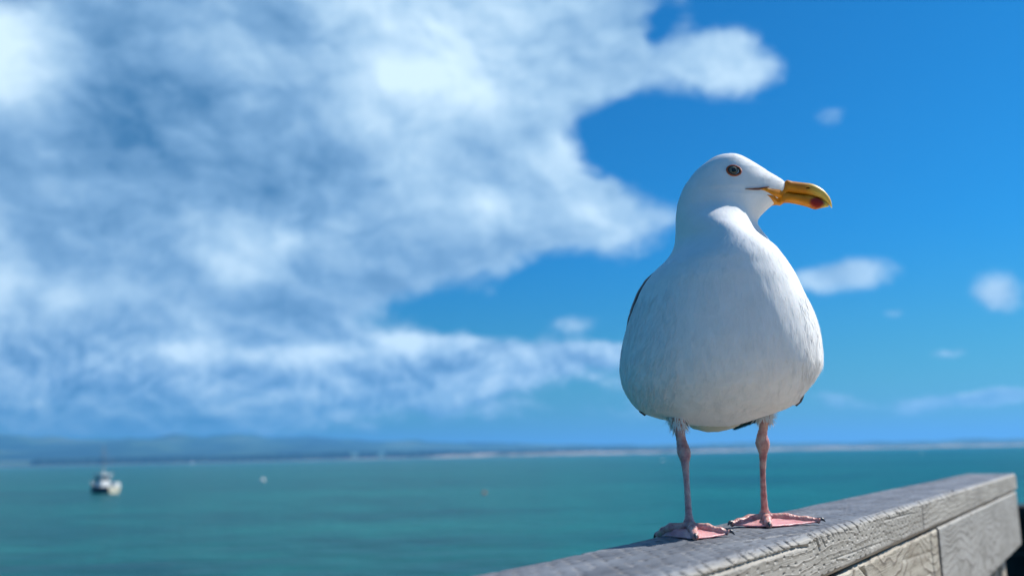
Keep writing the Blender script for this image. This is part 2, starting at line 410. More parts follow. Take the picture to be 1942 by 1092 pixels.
for (a, b, r_) in (((-0.75, 0.2, 6.2), (0.75, 0.2, 6.2), 0.03), ((0, 0.2, 5.0), (0, -2.9, 5.4), 0.04)):
    V_, F_ = tube([a, b], [r_, r_], 6); link('spar', mesh('spar', V_, F_, True), m_steel, mast)
for e in ((0, 3.1, 2.0), (-1.2, -2.4, 1.2), (1.2, -2.4, 1.2), (0, -2.9, 5.4)):
    V_, F_ = tube([(0, 0.2, 7.9), e], [0.014, 0.014], 5); link('stay', mesh('stay', V_, F_, True), m_steel, mast)
V_, F_ = tube([(0.55, 0.6, 3.2), (0.55, 0.6, 5.0)], [0.03, 0.015], 6); link('aerial', mesh('aerial', V_, F_, True), m_white, boat)
bm = bmesh.new(); bmesh.ops.create_uvsphere(bm, u_segments=12, v_segments=8, radius=0.22, matrix=Matrix.Translation((0.3, 0.5, 3.5)) @ Matrix.Diagonal((1.4, 1.4, 0.6, 1)))
bm_obj('radar_dome', bm, m_white, boat, True)

# a second, far smaller white boat lying off the woods
b2 = empty('moored_launch', (-596, 1860, 0), math.radians(70))
tag(b2, 'tiny white cabin launch lying off the wooded far shore', 'boat')
hv2 = [(x * 1.5, y * 1.5, z) for (x, y, z) in hvv]
link('hull', mesh('hull', hv2, hff, True), m_white, b2)
bxp('cabin', (0, 0.6, 2.6), (2.6, 4.2, 2.8), m_white, b2, 0.1)
link('deck', mesh('deck', [(x * 1.5, y * 1.5, z) for (x, y, z) in dk], [tuple(f) for f in grid_faces(len(ST), 2)]), m_white, b2)

def buoy(loc, r_, mat, label, band):
    e = empty('mooring_buoy', loc); tag(e, label, 'buoy', 'mooring buoys on the bay')
    keys = smooth_path([(0.0, -0.75), (0.55, -0.7), (0.9, -0.35), (1.0, 0.1), (0.88, 0.5), (0.5, 0.82), (0.16, 0.95), (0.14, 1.15), (0.0, 1.2)], 4)
    V_, n_ = [], 20
    for (rr, zz) in keys:
        for k in range(n_): V_.append((max(rr, 0.001) * r_ * math.cos(2 * math.pi * k / n_), max(rr, 0.001) * r_ * math.sin(2 * math.pi * k / n_), zz * r_))
    link('float', fast_mesh('float', np.array(V_), grid_faces(len(keys), n_, True)), mat, e)
    ang = [2 * math.pi * i / 24 for i in range(25)]
    V_, F_ = tube([(1.0 * r_ * math.cos(a), 1.0 * r_ * math.sin(a), 0.12 * r_) for a in ang], [0.05 * r_] * 25, 6, False)
    link('band', mesh('band', V_, F_, True), band, e)
    V_, F_ = tube([(0.16 * r_ * math.cos(a), 0, (1.3 + 0.16 * math.sin(a)) * r_) for a in ang], [0.035 * r_] * 25, 6, False)
    link('ring', mesh('ring', V_, F_, True), m_steel, e)
    return e
buoy((-60.8, 243.0, 0.1), 0.62, m_white, 'bright round white mooring buoy nearest the anchored fishing boat', m_navy)
buoy((76.9, 530.4, 0.1), 0.75, m_white, 'small faint white mooring buoy far out before the pale dunes', m_navy)
buoy((249.7, 621.3, 0.1), 0.7, m_white, 'small faint white mooring buoy far out before the pale dunes', m_navy)
buoy((-4.3, 135.3, 0.05), 0.28, m_orange, 'small reddish buoy alone in open water', m_navy)

# ------------------------------------------------------------------ weathered timber
def wood(name, pith, c_light, c_mid, c_dark, warp=0.020, ring=0.0055, seed=0.0, relief=0.0012, contrast=1.0, top=None):
    """flat sawn board: growth rings about a pith line beside the board, bent by knots; local X runs along the grain"""
    m, nt, p = material(name)
    v = coords(nt)
    v = nt.vmath('ADD', v, (seed, seed * 0.37, seed * 0.11))
    lo = nt.noise(nt.vmath('MULTIPLY', v, (5.5, 9, 9)), 1.0, 2, 0.45, color=True)
    md = nt.noise(nt.vmath('MULTIPLY', v, (26, 60, 60)), 1.0, 3, 0.5)
    x, y, z = nt.sep(v); wx, wy, wz = nt.sep(lo)
    ry = y - (pith[0] + seed * 0.37) + (wx - 0.5) * warp * 4
    rz = z - (pith[1] + seed * 0.11) + (wy - 0.5) * warp * 4
    d = nt.math('SQRT', ry * ry + rz * rz) + (md - 0.5) * ring * 0.55
    ph = nt.math('FRACT', d * (1 / ring))
    fade = nt.smooth(nt.noise(nt.vmath('MULTIPLY', v, (9, 30, 30)), 1.0, 3, 0.6), 0.30, 0.62, 0.25, 1.0)
    late = nt.math('MULTIPLY', nt.smooth(ph, 0.58, 0.92), nt.smooth(ph, 0.93, 1.0, 1.0, 0.0)) * fade
    fib = nt.noise(nt.vmath('MULTIPLY', v, (9, 900, 900)), 1.0, 3, 0.6)
    blot = nt.noise(nt.vmath('MULTIPLY', v, (7, 22, 22)), 1.0, 4, 0.6)
    tone = nt.ramp(blot, [(0.32, c_mid), (0.62, c_light)])
    spk0 = nt.noise(nt.vmath('MULTIPLY', v, (60, 300, 300)), 1.0, 3, 0.6)
    amt = late * (0.85 * contrast)
    if top is not None:                     # weathered top, figure worn; weak sun and sky sheen painted in, darker and bluer
        flk = nt.noise(nt.vmath('MULTIPLY', v, (75, 210, 210)), 1.0, 3, 0.6)
        up = nt.smooth(nt.sep(coords(nt))[2] + (blot - 0.5) * 0.004 + (spk0 - 0.5) * 0.004, -0.0050, -0.0006)
        tone = nt.mix(up, tone, nt.ramp(blot, [(0.32, top[1]), (0.62, top[0])]))
        tone = nt.mix(up * nt.smooth(flk, 0.56, 0.70, 0.0, 0.75), tone, rgb((0.03, 0.03, 0.033)))
        amt = amt * (1.0 - up * 0.78)
    tone = nt.mix(amt, tone, rgb(c_dark))
    tone = nt.mix(nt.smooth(fib, 0.55, 0.8, 0.0, 0.35), tone, rgb(tuple(q * 0.55 for q in c_dark)))
    spk = nt.noise(nt.vmath('MULTIPLY', v, (120, 420, 420)), 1.0, 2, 0.5)
    tone = nt.mix(nt.smooth(spk, 0.64, 0.72, 0.0, 0.75), tone, rgb((0.05, 0.045, 0.04)))
    nt.put(p.inputs['Base Color'], tone)
    p.inputs['Roughness'].default_value = 0.62; p.inputs['Specular IOR Level'].default_value = 0.45
    bump(nt, p, late * 0.6 + fib * 0.6 + md * 0.3 + spk0 * 0.5, 0.8, relief)
    return m
GL, GM, GD = (0.35, 0.325, 0.285), (0.23, 0.21, 0.18), (0.085, 0.066, 0.048)
m_top = wood('weathered_cap_timber', (0.02, -0.17), GL, GM, GD, 0.011, 0.0085, 0.0, 0.0009, 0.62, ((0.165, 0.178, 0.205), (0.066, 0.072, 0.090)))
m_skA = wood('weathered_skirt_timber', (0.075, -0.125), (0.42, 0.38, 0.31), (0.26, 0.22, 0.165), (0.10, 0.07, 0.045), 0.020, 0.0095, 3.1, 0.0018, 0.9)
m_skB = wood('weathered_end_skirt_timber', (0.06, -0.15), (0.34, 0.325, 0.30), (0.25, 0.235, 0.21), (0.105, 0.085, 0.068), 0.016, 0.009, 7.7, 0.0012, 0.8)
m_post = wood('post_timber', (0.02, -0.02), (0.42, 0.36, 0.29), (0.33, 0.28, 0.22), (0.20, 0.155, 0.11), 0.010, 0.006, 1.7)

ANG = math.atan2(0.857, 0.515)            # the railing runs away to the right
RX = Vector((0.515, 0.857, 0)).normalized(); RY = Vector((-RX.y, RX.x, 0))
ORG = Vector((0.2848, 0.9795, RAIL_Z))    # a point on the inner top edge of the cap board
def rail_local(p): q = Vector(p) - ORG; return (q.dot(RX), q.dot(RY), q.z)
railing = empty('timber_railing', tuple(ORG), ANG)
tag(railing, 'weathered grey timber railing with broad flat cap that the gull stands on', 'railing')

def board(name, x_stations, W, T, mat, parent, cham=0.004, nfront=40, ntop=60, dent=None, cracks=(), wob=1.0, seed=0.0, y0=0.0, z0=0.0, topdent=None, endcut=None):
    """sawn board with eased edges; local X along the grain, inner face at y=y0, top at z=z0, back at y0+W, underside z0-T"""
    sec = []                                         # (y, z, ny, nz, zone)
    for z in np.linspace(-T + cham, -cham, nfront): sec.append((0, z, -1, 0, 0))
    for a in np.linspace(0, 1, 7)[1:-1]: sec.append((cham * a, -cham * (1 - a), -0.7, 0.7, 1))
    for y in np.linspace(cham, W - cham, ntop): sec.append((y, 0, 0, 1, 2))
    for a in np.linspace(0, 1, 5)[1:-1]: sec.append((W - cham * (1 - a), -cham * a, 0.7, 0.7, 3))
    for z in np.linspace(-cham, -T + cham, 10): sec.append((W, z, 1, 0, 3))
    for y in np.linspace(W - cham, cham, 8): sec.append((y, -T, 0, -1, 4))
    S = np.array(sec); xs = np.asarray(x_stations); nx, ns = len(xs), len(S)
    X = np.repeat(xs[:, None], ns, 1); Y = np.repeat(S[None, :, 0], nx, 0); Z = np.repeat(S[None, :, 1], nx, 0)
    zone = np.repeat(S[None, :, 4], nx, 0).astype(int)
    off = np.zeros((nx, ns))
    sel = {z: np.where(S[:, 4] == z)[0] for z in range(5)}
    for i, x in enumerate(xs):                        # slow waviness of each edge and face
        a = nz(x * 4.0 + seed, 1.3) * 0.0016 + nz(x * 15 + seed, 4.1) * 0.0007
        b = nz(x * 5.0 + seed, 7.7) * 0.0026 + nz(x * 17 + seed, 2.2) * 0.0012 + nz(x * 60, seed) * 0.0005
        c = nz(x * 3.0 + seed, 5.7) * 0.0012
        Y[i, :] += 0; off[i, sel[0]] += a * wob; off[i, sel[1]] += (a + nz(x * 33 + seed, 9.9) * 0.0011) * wob
        off[i, sel[3]] += b * wob; off[i, sel[2]] += c * wob
        for j in sel[2]:                              # shallow cupping and plank-wide unevenness of the top
            off[i, j] += nz(x * 9 + seed, S[j, 0] * 45, 1.1) * 0.0006 * wob
        for j in sel[0]: off[i, j] += nz(x * 11 + seed, S[j, 1] * 120, 2.1) * 0.0006 * wob
    if dent:                                          # short incised nicks in staggered rows along the inner face
        pitch_x, pitch_z, dl, dw, dd = dent
        nr = int(T / pitch_z)
        for r in range(nr):
            zc = -T + (r + 0.7) * pitch_z
            for q in range(int((xs[-1] - xs[0]) / pitch_x)):
                xc = xs[0] + q * pitch_x + (r % 2) * pitch_x * 0.5 + rng.normal(0, pitch_x * 0.06)
                if xc < -0.5: continue
                zc2 = zc + rng.normal(0, pitch_z * 0.10) + 0.0010 * math.sin(xc * 37)
                dep = dd * rng.uniform(0.35, 1.15)
                ii = np.where(np.abs(xs - xc) < dl)[0]
                if len(ii) == 0: continue
                for j in sel[0]:
                    dz_ = (S[j, 1] - zc2) / dw
                    if abs(dz_) < 1.6: off[ii, j] -= dep * np.clip(1 - np.abs((xs[ii] - xc) / dl) ** 1.5, 0, 1) * math.exp(-dz_ * dz_ * 1.5)
        for q in range(int((xs[-1] - xs[0]) / pitch_x)):          # slanting cuts right over the eased edge
            xc = xs[0] + q * pitch_x + rng.normal(0, pitch_x * 0.16)
            if xc < -0.5 or rng.random() < 0.15: continue
            dep = dd * rng.uniform(0.8, 1.7); sl = rng.uniform(0.25, 0.6)
            for j in np.concatenate([sel[0][-8:], sel[1], sel[2][:2]]):
                s_ = (S[j, 1] + cham * 0.5)
                w_ = np.exp(-((xs - xc + s_ * sl * 2.0) / 0.0021) ** 2)
                off[:, j] -= dep * w_ * math.exp(-(s_ / 0.0065) ** 2)
    if topdent:
        pitch_x, pitch_y, dl, dw, dd = topdent
        for r in range(int(W / pitch_y)):
            yc = (r + 0.5) * pitch_y
            for q in range(int((xs[-1] - xs[0]) / pitch_x)):
                xc = xs[0] + q * pitch_x + (r % 2) * pitch_x * 0.5 + rng.normal(0, pitch_x * 0.08)
                if xc < -0.5 or rng.random() < 0.25: continue
                dep = dd * rng.uniform(0.3, 1.2); yc2 = yc + rng.normal(0, pitch_y * 0.08)
                ii = np.where(np.abs(xs - xc) < dl)[0]
                for j in sel[2]:
                    dy_ = (S[j, 0] - yc2) / dw
                    if abs(dy_) < 1.6: off[ii, j] -= dep * np.clip(1 - np.abs((xs[ii] - xc) / dl) ** 1.5, 0, 1) * math.exp(-dy_ * dy_ * 1.5)
    # running position round the section, used by cracks that turn over an edge: 0 at the inner top corner, + over the top, - down the face
    run = np.where(S[:, 4] == 0, S[:, 1], np.where(S[:, 4] == 1, S[:, 0] * 0.5 + S[:, 1] * 0.5, S[:, 0]))
    for (pts, width, depth) in cracks:                # pts: (x, run)
        P = np.array(pts)
        js = np.concatenate([sel[0], sel[1], sel[2]])
        lox, hix = P[:, 0].min() - 0.01, P[:, 0].max() + 0.01
        ii = np.where((xs > lox) & (xs < hix))[0]
        if len(ii) == 0: continue
        for j in js:
            if run[j] < P[:, 1].min() - 0.01 or run[j] > P[:, 1].max() + 0.01: continue
            q = np.stack([xs[ii], np.full(len(ii), run[j])], 1); best = np.full(len(ii), 9.0)
            for k in range(len(P) - 1):
                a, b = P[k], P[k + 1]; ab = b - a; t = np.clip(((q - a) @ ab) / (ab @ ab), 0, 1)
                best = np.minimum(best, np.linalg.norm(q - a - t[:, None] * ab, axis=1))
            jit = 1 + 0.5 * np.array([nz(x * 160 + seed, run[j] * 300) for x in xs[ii]])
            off[ii, j] -= depth * np.exp(-(best / (width * jit)) ** 2)
    Y += off * S[None, :, 2]; Z += off * S[None, :, 3]
    V = np.stack([X, Y + y0, Z + z0], -1).reshape(-1, 3)
    F = grid_faces(nx, ns, True)
    me = fast_mesh(name, V, F[:, ::-1], True)
    bm = bmesh.new(); bm.from_mesh(me); bm.verts.ensure_lookup_table()
    for i in (0, nx - 1):
        ring = [bm.verts[i * ns + k] for k in range(ns)]
        try: f = bm.faces.new(ring if i == nx - 1 else ring[::-1]); f.smooth = False
        except ValueError: pass
    bmesh.ops.recalc_face_normals(bm, faces=bm.faces[:])
    bm.to_mesh(me); bm.free()
    return link(name, me, mat, parent)

CAP_W, CAP_T, SK_H, SK_T = 0.128, 0.046, 0.142, 0.038
xs_cap = np.concatenate([np.arange(-1.7, -0.46, 0.03), np.arange(-0.46, 0.9, 0.0016), np.arange(0.9, 1.5, 0.003), np.arange(1.5, 2.126, 0.006)])
cr = [([(-0.150, 0.060), (-0.095, 0.030), (-0.045, 0.022), (-0.015, 0.010), (-0.002, 0.0), (0.004, -0.006), (0.012, -0.017)], 0.0016, 0.0040),
      ([(-0.44, -0.0085), (-0.22, -0.0080), (-0.06, -0.0085), (-0.03, -0.0105)], 0.0012, 0.0030),
      ([(0.60, -0.002), (0.604, -0.02), (0.602, -0.045)], 0.0028, 0.0040),
      ([(0.02, -0.004), (0.035, -0.016)], 0.0014, 0.0022), ([(0.045, -0.001), (0.050, -0.010)], 0.0016, 0.003),
      ([(0.33, -0.010), (0.52, -0.0125)], 0.0010, 0.0018), ([(0.05, -0.030), (0.30, -0.034)], 0.0009, 0.0014),
      ([(0.95, 0.004), (0.99, 0.012), (0.93, 0.03)], 0.003, 0.004)]
board('cap_board', xs_cap, CAP_W, CAP_T, m_top, railing, 0.0055, 40, 62, dent=(0.0245, 0.0068, 0.0045, 0.0012, 0.0026), cracks=cr, seed=0.0, topdent=(0.0245, 0.0085, 0.0050, 0.0021, 0.0034))
JX = 0.745                                # where the two skirt boards meet
xs_a = np.concatenate([np.arange(-1.7, -0.1, 0.04), np.arange(-0.1, JX, 0.002), [JX]])
xs_b = np.concatenate([np.arange(JX + 0.004, 1.4, 0.003), np.arange(1.4, 2.112, 0.006)])
cr2 = [([(0.20, -0.002), (0.225, -0.012), (0.24, -0.030)], 0.002, 0.005), ([(0.45, -0.02), (0.70, -0.03)], 0.0015, 0.002), ([(0.30, -0.05), (0.66, -0.06)], 0.0015, 0.002),
       ([(0.68, -0.001), (0.69, -0.06), (0.705, -0.13)], 0.004, 0.003)]
board('skirt_board', xs_a, SK_T, SK_H, m_skA, railing, 0.003, 64, 8, cracks=cr2, seed=4.2, y0=0.004, z0=-CAP_T - 0.0035, wob=1.3)
board('skirt_board', xs_b, SK_T, SK_H, m_skB, railing, 0.003, 64, 8, seed=8.8, y0=0.0015, z0=-CAP_T - 0.0025, wob=0.7)
# posts and balusters between the skirt and the deck
DECK_Z = RAIL_Z - 1.06
for x in (-1.5, 0.28, 2.03):
    bm = bmesh.new(); box_into(bm, (x, 0.086, (-1.06 - 0.049) / 2 ), (0.088, 0.088, 1.06 - 0.05))
    bm_obj('post', bm, m_post, railing, bevel=0.004)
for k in range(24):
    x = -1.36 + k * 0.146
    if abs(x - 0.28) < 0.08 or abs(x - 2.03) < 0.07: continue
    bm = bmesh.new(); box_into(bm, (x, 0.06, -0.60), (0.036, 0.036, 0.93))
    bm_obj('baluster', bm, m_post, railing, bevel=0.003)
bm = bmesh.new(); box_into(bm, (0.2, 0.098, -0.98), (3.7, 0.036, 0.09)); bm_obj('bottom_rail', bm, m_post, railing, bevel=0.004)

# pier deck under the railing: planks across, on two beams
m_plank = [wood('deck_timber_%d' % i, (0.05, -0.06), (0.52 * q, 0.42 * q, 0.31 * q), (0.42 * q, 0.33 * q, 0.235 * q), (0.2, 0.16, 0.12), 0.014, 0.006, 2.0 + i * 3.3) for i, q in enumerate((1.0, 0.9, 1.08))]
deck = empty('pier_deck', (ORG.x, ORG.y, DECK_Z), ANG); tag(deck, kind='structure')
bm = bmesh.new(); box_into(bm, (0, 0, -0.024), (5.2, 0.138, 0.048))
bmesh.ops.bevel(bm, geom=bm.edges[:], offset=0.004, segments=2, affect='EDGES')
pm = bpy.data.meshes.new('plank'); bm.to_mesh(pm); bm.free()
pms = []
for m in m_plank:
    c = pm.copy(); c.materials.append(m); pms.append(c)
for k in range(54):
    o = bpy.data.objects.new('plank', pms[(k * 2 + k // 3) % 3]); COL.objects.link(o); o.parent = deck
    o.location = (-3.6 + k * 0.145, -2.40 + random.uniform(-0.01, 0.01), random.uniform(-0.002, 0.002)); o.rotation_euler = (0, 0, math.pi / 2)
for y in (-4.6, -2.3, 0.05):
    bm = bmesh.new(); box_into(bm, (0.24, y, -0.18), (7.6, 0.12, 0.25)); bm_obj('beam', bm, m_post, deck, bevel=0.006)
m_pile = plain('creosote_pile', (0.030, 0.026, 0.022), 0.8, 0.3, 9.0, 0.2, 0.0, 0.01)
for i, (x, y) in enumerate(((-3.0, -4.4), (-3.0, 0.0), (0.3, 0.0), (3.6, -4.4), (3.6, 0.0))):
    V_, F_ = tube([(x, y, -0.3), (x, y, -DECK_Z * 0.5), (x, y, -DECK_Z - 1.0)], [0.15, 0.155, 0.165], 16)
    link('pile', mesh('pile', V_, F_, True), m_pile, deck)

# dark fender wall of the next pier section, in its own shade
m_tar = plain('tarred_timber', (0.012, 0.014, 0.015), 0.75, 0.3, 5.0, 0.25, 0.0, 0.006)
fw = empty('fender_wall', (6.9, 9.2, 0), math.radians(0))
tag(fw, 'tarred black timber fender wall beyond the end of the railing', 'fender wall')
for k in range(13):
    bm = bmesh.new(); box_into(bm, (0, random.uniform(-0.01, 0.01), 4.28 - k * 0.335), (5.2, 0.16, 0.32)); bm_obj('plank', bm, m_tar, fw, bevel=0.01)
for k in range(4):
    x = -2.2 + k * 1.5
    V_, F_ = tube([(x, -0.24, -1.0), (x, -0.24, 2.0), (x, -0.24, 4.4)], [0.18, 0.165, 0.15], 16); link('pile', mesh('pile', V_, F_, True), m_tar, fw)
bm = bmesh.new(); box_into(bm, (0, 0.0, 4.49), (5.3, 0.36, 0.09)); bm_obj('cap', bm, m_tar, fw, bevel=0.01)

# ------------------------------------------------------------------ the gull
m_plum, nt, p = material('white_plumage')
v = coords(nt)
nt.put(p.inputs['Base Color'], nt.ramp(nt.noise(v, 60, 4, 0.6), [(0.3, (0.80, 0.80, 0.79)), (0.7, (0.87, 0.87, 0.865))]))
p.inputs['Roughness'].default_value = 0.85; p.inputs['Specular IOR Level'].default_value = 0.15
p.inputs['Subsurface Weight'].default_value = 0.25; p.inputs['Subsurface Radius'].default_value = (0.004, 0.003, 0.0025); p.inputs['Subsurface Scale'].default_value = 1.0
bump(nt, p, nt.noise(nt.vmath('MULTIPLY', v, (520, 520, 85)), 1.0, 4, 0.6, 0.4), 0.45, 0.0004)
# loose feather barbs: thin, white, let some light through
m_barb = bpy.data.materials.new('feather_barbs'); m_barb.use_nodes = True
bt = m_barb.node_tree; bt.nodes.clear(); nb = NT(bt)
dn = nb.new('ShaderNodeBsdfDiffuse'); tn = nb.new('ShaderNodeBsdfTranslucent'); mx = nb.new('ShaderNodeMixShader'); on = nb.new('ShaderNodeOutputMaterial')
dn.inputs['Color'].default_value = (0.87, 0.87, 0.865, 1); tn.inputs['Color'].default_value = (0.87, 0.87, 0.86, 1); mx.inputs[0].default_value = 0.12
bt.links.new(dn.outputs[0], mx.inputs[1]); bt.links.new(tn.outputs[0], mx.inputs[2]); bt.links.new(mx.outputs[0], on.inputs[0])

def skin(name, c1, c2, c3, rough=0.45, scale=120, sss=0.3, bd=0.0006, stretch=(1, 1, 1)):
    m, nt, p = material(name); v = coords(nt)
    n = nt.noise(v, scale, 5, 0.6)
    nt.put(p.inputs['Base Color'], nt.ramp(n, [(0.3, c1), (0.5, c2), (0.72, c3)]))
    p.inputs['Roughness'].default_value = rough; p.inputs['Subsurface Weight'].default_value = sss
    p.inputs['Subsurface Radius'].default_value = (0.006, 0.002, 0.0012); p.inputs['Subsurface Scale'].default_value = 0.8
    vo = nt.new('ShaderNodeTexVoronoi'); nt.put(vo.inputs['Vector'], nt.vmath('MULTIPLY', v, stretch)); vo.inputs['Scale'].default_value = 420
    bump(nt, p, E(nt, vo.outputs[0]) * 0.7 + nt.noise(v, 700, 3) * 0.4, 0.6, bd)
    return m
m_leg = skin('pink_leg_skin', (0.42, 0.15, 0.15), (0.62, 0.31, 0.27), (0.74, 0.52, 0.42), 0.4, 130, 0.3, 0.0013, (1, 1, 0.45))
m_web = skin('pink_web_skin', (0.60, 0.24, 0.25), (0.68, 0.33, 0.34), (0.74, 0.42, 0.42), 0.42, 70, 0.35, 0.0004)
m_claw = plain('dark_claw', (0.09, 0.085, 0.09), 0.32, 0.3, 300, 0.5)
m_slate, nt, p = material('slate_wing')
v = coords(nt)
nt.put(p.inputs['Base Color'], nt.ramp(nt.noise(v, 90, 4, 0.6), [(0.3, (0.020, 0.024, 0.030)), (0.7, (0.040, 0.046, 0.055))]))
p.inputs['Roughness'].default_value = 0.6
m_black = plain('black_primaries', (0.014, 0.015, 0.017), 0.55, 0.2, 120)
m_tailw = plain('white_tail', (0.80, 0.79, 0.76), 0.8, 0.04, 60, 0.15)
m_undert = plain('cream_undertail', (0.72, 0.70, 0.56), 0.85, 0.06, 60, 0.1)

ROWS=[(0.3878,0.2285,0.2374,0.0040,0.0040), (0.3867,0.2206,0.2440,0.0100,0.0100), (0.3844,0.2143,0.2489,0.0145,0.0145), (0.3803,0.2085,0.2554,0.0185,0.0185), (0.3757,0.2021,0.2624,0.0210,0.0210), (0.3710,0.1968,0.2693,0.0228,0.0228), (0.3664,0.1927,0.2763,0.0240,0.0240), (0.3617,0.1891,0.2838,0.0250,0.0250), (0.3571,0.1856,0.2896,0.0258,0.0258), (0.3525,0.1828,0.2910,0.0266,0.0266), (0.3480,0.1807,0.2896,0.0275,0.0272), (0.3434,0.1788,0.2865,0.0278,0.0280), (0.3389,0.1772,0.2823,0.0285,0.0288), (0.3344,0.1758,0.2776,0.0297,0.0300), (0.3299,0.1751,0.2723,0.0318,0.0320), (0.3254,0.1743,0.2670,0.0350,0.0340), (0.3209,0.1738,0.2623,0.0393,0.0360), (0.3164,0.1736,0.2593,0.0445,0.0380), (0.3119,0.1734,0.2587,0.0500,0.0400), (0.3073,0.1731,0.2609,0.0555,0.0420), (0.3017,0.1726,0.2645,0.0622,0.0450), (0.2937,0.1714,0.2698,0.0705,0.0510), (0.2836,0.1671,0.2749,0.0795,0.0590), (0.2741,0.1595,0.2787,0.0858,0.0690), (0.2652,0.1497,0.2836,0.0898,0.0820), (0.2557,0.1411,0.2890,0.0920,0.0940), (0.2463,0.1347,0.2933,0.0940,0.1080), (0.2358,0.1299,0.2975,0.0950,0.1230), (0.2176,0.1220,0.3055,0.0965,0.1520), (0.1995,0.1159,0.3107,0.0970,0.1780), (0.1831,0.1120,0.3128,0.0965,0.1980), (0.1669,0.1100,0.3133,0.0935,0.2130), (0.1582,0.1105,0.3116,0.0905,0.2170), (0.1497,0.1118,0.3067,0.0865,0.2180), (0.1400,0.1157,0.2990,0.0795,0.2150), (0.1293,0.1228,0.2891,0.0675,0.2030), (0.1230,0.1289,0.2812,0.0580,0.1900), (0.1177,0.1384,0.2691,0.0480,0.1740), (0.1134,0.1532,0.2538,0.0370,0.1520), (0.1096,0.1680,0.2429,0.0260,0.1250), (0.1064,0.1828,0.2309,0.0140,0.0900), (0.1043,0.1998,0.2191,0.0040,0.0300)]
GY = 1.02                                                # bearing plane of the bird's breastbone
GX, GZ = 0.2162, RAIL_Z
gull = empty('gull', (GX, GY, GZ))
tag(gull, 'white breasted gull with yellow bill and pink legs standing on the railing', 'gull')

RW = np.array(ROWS); RW[:, 1] -= GX; RW[:, 2] -= GX      # into the gull's own frame (x right, y away, z up)
ring = smooth_path(RW, 9)
zz, xl, xr, fr, bk = ring.T
NT_ = 320
th = np.linspace(0, 2 * math.pi, NT_, endpoint=False)
def body_point(i, t, push=0.0):
    """surface of the body at ring i (may be fractional), angle t: 0 right, pi/2 back, pi left, 3pi/2 front"""
    i0 = np.clip(np.floor(i).astype(int), 0, len(zz) - 2); w = i - i0
    g = lambda A: A[i0] * (1 - w) + A[i0 + 1] * w
    z, l, r, f_, b_ = g(zz), g(xl), g(xr), g(fr), g(bk)
    cx, a = (l + r) / 2, (r - l) / 2
    c, s = np.cos(t), np.sin(t)
    head = np.clip((z - 0.322) / 0.02, 0, 1); tors = np.clip((0.29 - z) / 0.05, 0, 1)
    back = s > 0
    e = np.where(back, 1.0 + 0.15 * tors, 1.0 - 0.04 * tors)
    x = cx + a * np.sign(c) * np.abs(c) ** e
    # under the jaw the neck is a round column of its own; throat and chin run out to the right of it, much narrower
    jaw = np.clip((z - 0.278) / 0.040, 0, 1); jaw = jaw * jaw * (3 - 2 * jaw)
    an = a * (1 - jaw) + np.minimum(a, 0.0385) * jaw
    cn = l + an
    yn = f_ * np.clip(1 - ((x - cn) / an) ** 2, 0, 1) ** (0.5 + 0.30 * np.exp(-((z - 0.290) / 0.020) ** 2))
    yt = np.minimum(f_, 0.0285) * np.abs(s)
    yf = -(yn ** 5 + yt ** 5 + 1e-15) ** 0.2
    wj = np.clip((z - 0.255) / 0.045, 0, 1); wj = wj * wj * (3 - 2 * wj)
    y = np.where(back, b_ * s, f_ * s * (1 - wj) + yf * wj)
    x = x + np.where(back, 0.10 * b_ * s * s * tors, 0.02 * f_ * s * s * tors)
    # head in profile: narrow towards the bill, full behind the eye
    taper = np.clip(c, 0, 1)
    y = y * (1 - 0.18 * head * taper ** 2)
    return np.stack([x, y, z], -1)
II, TT = np.meshgrid(np.arange(len(zz)), th, indexing='ij')
BV = body_point(II.astype(float), TT)
def grid_normals(P):
    du = np.gradient(P, axis=0); dv = np.roll(P, -1, 1) - np.roll(P, 1, 1)
    n = np.cross(dv, du); return n / (np.linalg.norm(n, axis=-1, keepdims=True) + 1e-12)
BN = grid_normals(BV)
if (BN[100, NT_ * 3 // 4] @ np.array([0, -1, 0])) < 0: BN = -BN
# feather tracts: soft streaks running down the breast and back along the flanks
disp = np.zeros(BV.shape[:2])
for i in range(BV.shape[0]):
    for j in range(NT_):
        x, y, z = BV[i, j]
        tors = min(max((0.30 - z) / 0.08, 0.12), 1)
        ang = th[j]
        disp[i, j] = tors * (0.00045 * nz(x * 80 + z * 18, y * 80, z * 22) + 0.00020 * nz(x * 190 + z * 40, y * 190, z * 40 + 4) + 0.00010 * nz(x * 420 + z * 60, y * 420, z * 90 + 8))
BV = BV + BN * disp[..., None]
nb_r = BV.shape[0]
bodyV = np.concatenate([BV.reshape(-1, 3), [BV[0].mean(0) + (0, 0, 0.0004)], [BV[-1].mean(0) - (0, 0, 0.0004)]])
bodyF = grid_faces(nb_r, NT_, True)
capF = []
for k in range(NT_):
    k2 = (k + 1) % NT_
    capF.append((k2, k, nb_r * NT_, nb_r * NT_)); a = (nb_r - 1) * NT_; capF.append((a + k, a + k2, nb_r * NT_ + 1, nb_r * NT_ + 1))
bvh = BVHTree.FromPolygons([tuple(v) for v in bodyV], [tuple(int(i) for i in f) for f in bodyF])
def hit(x, z, side=-1):
    """surface point of the body at x, z seen from the front (side=-1) or from behind (+1)"""
    r = bvh.ray_cast(Vector((x, side * 0.5, z)), Vector((0, -side, 0)))
    return r[0], (r[1] if r[1] is None or r[1].y * side > 0 else -r[1])

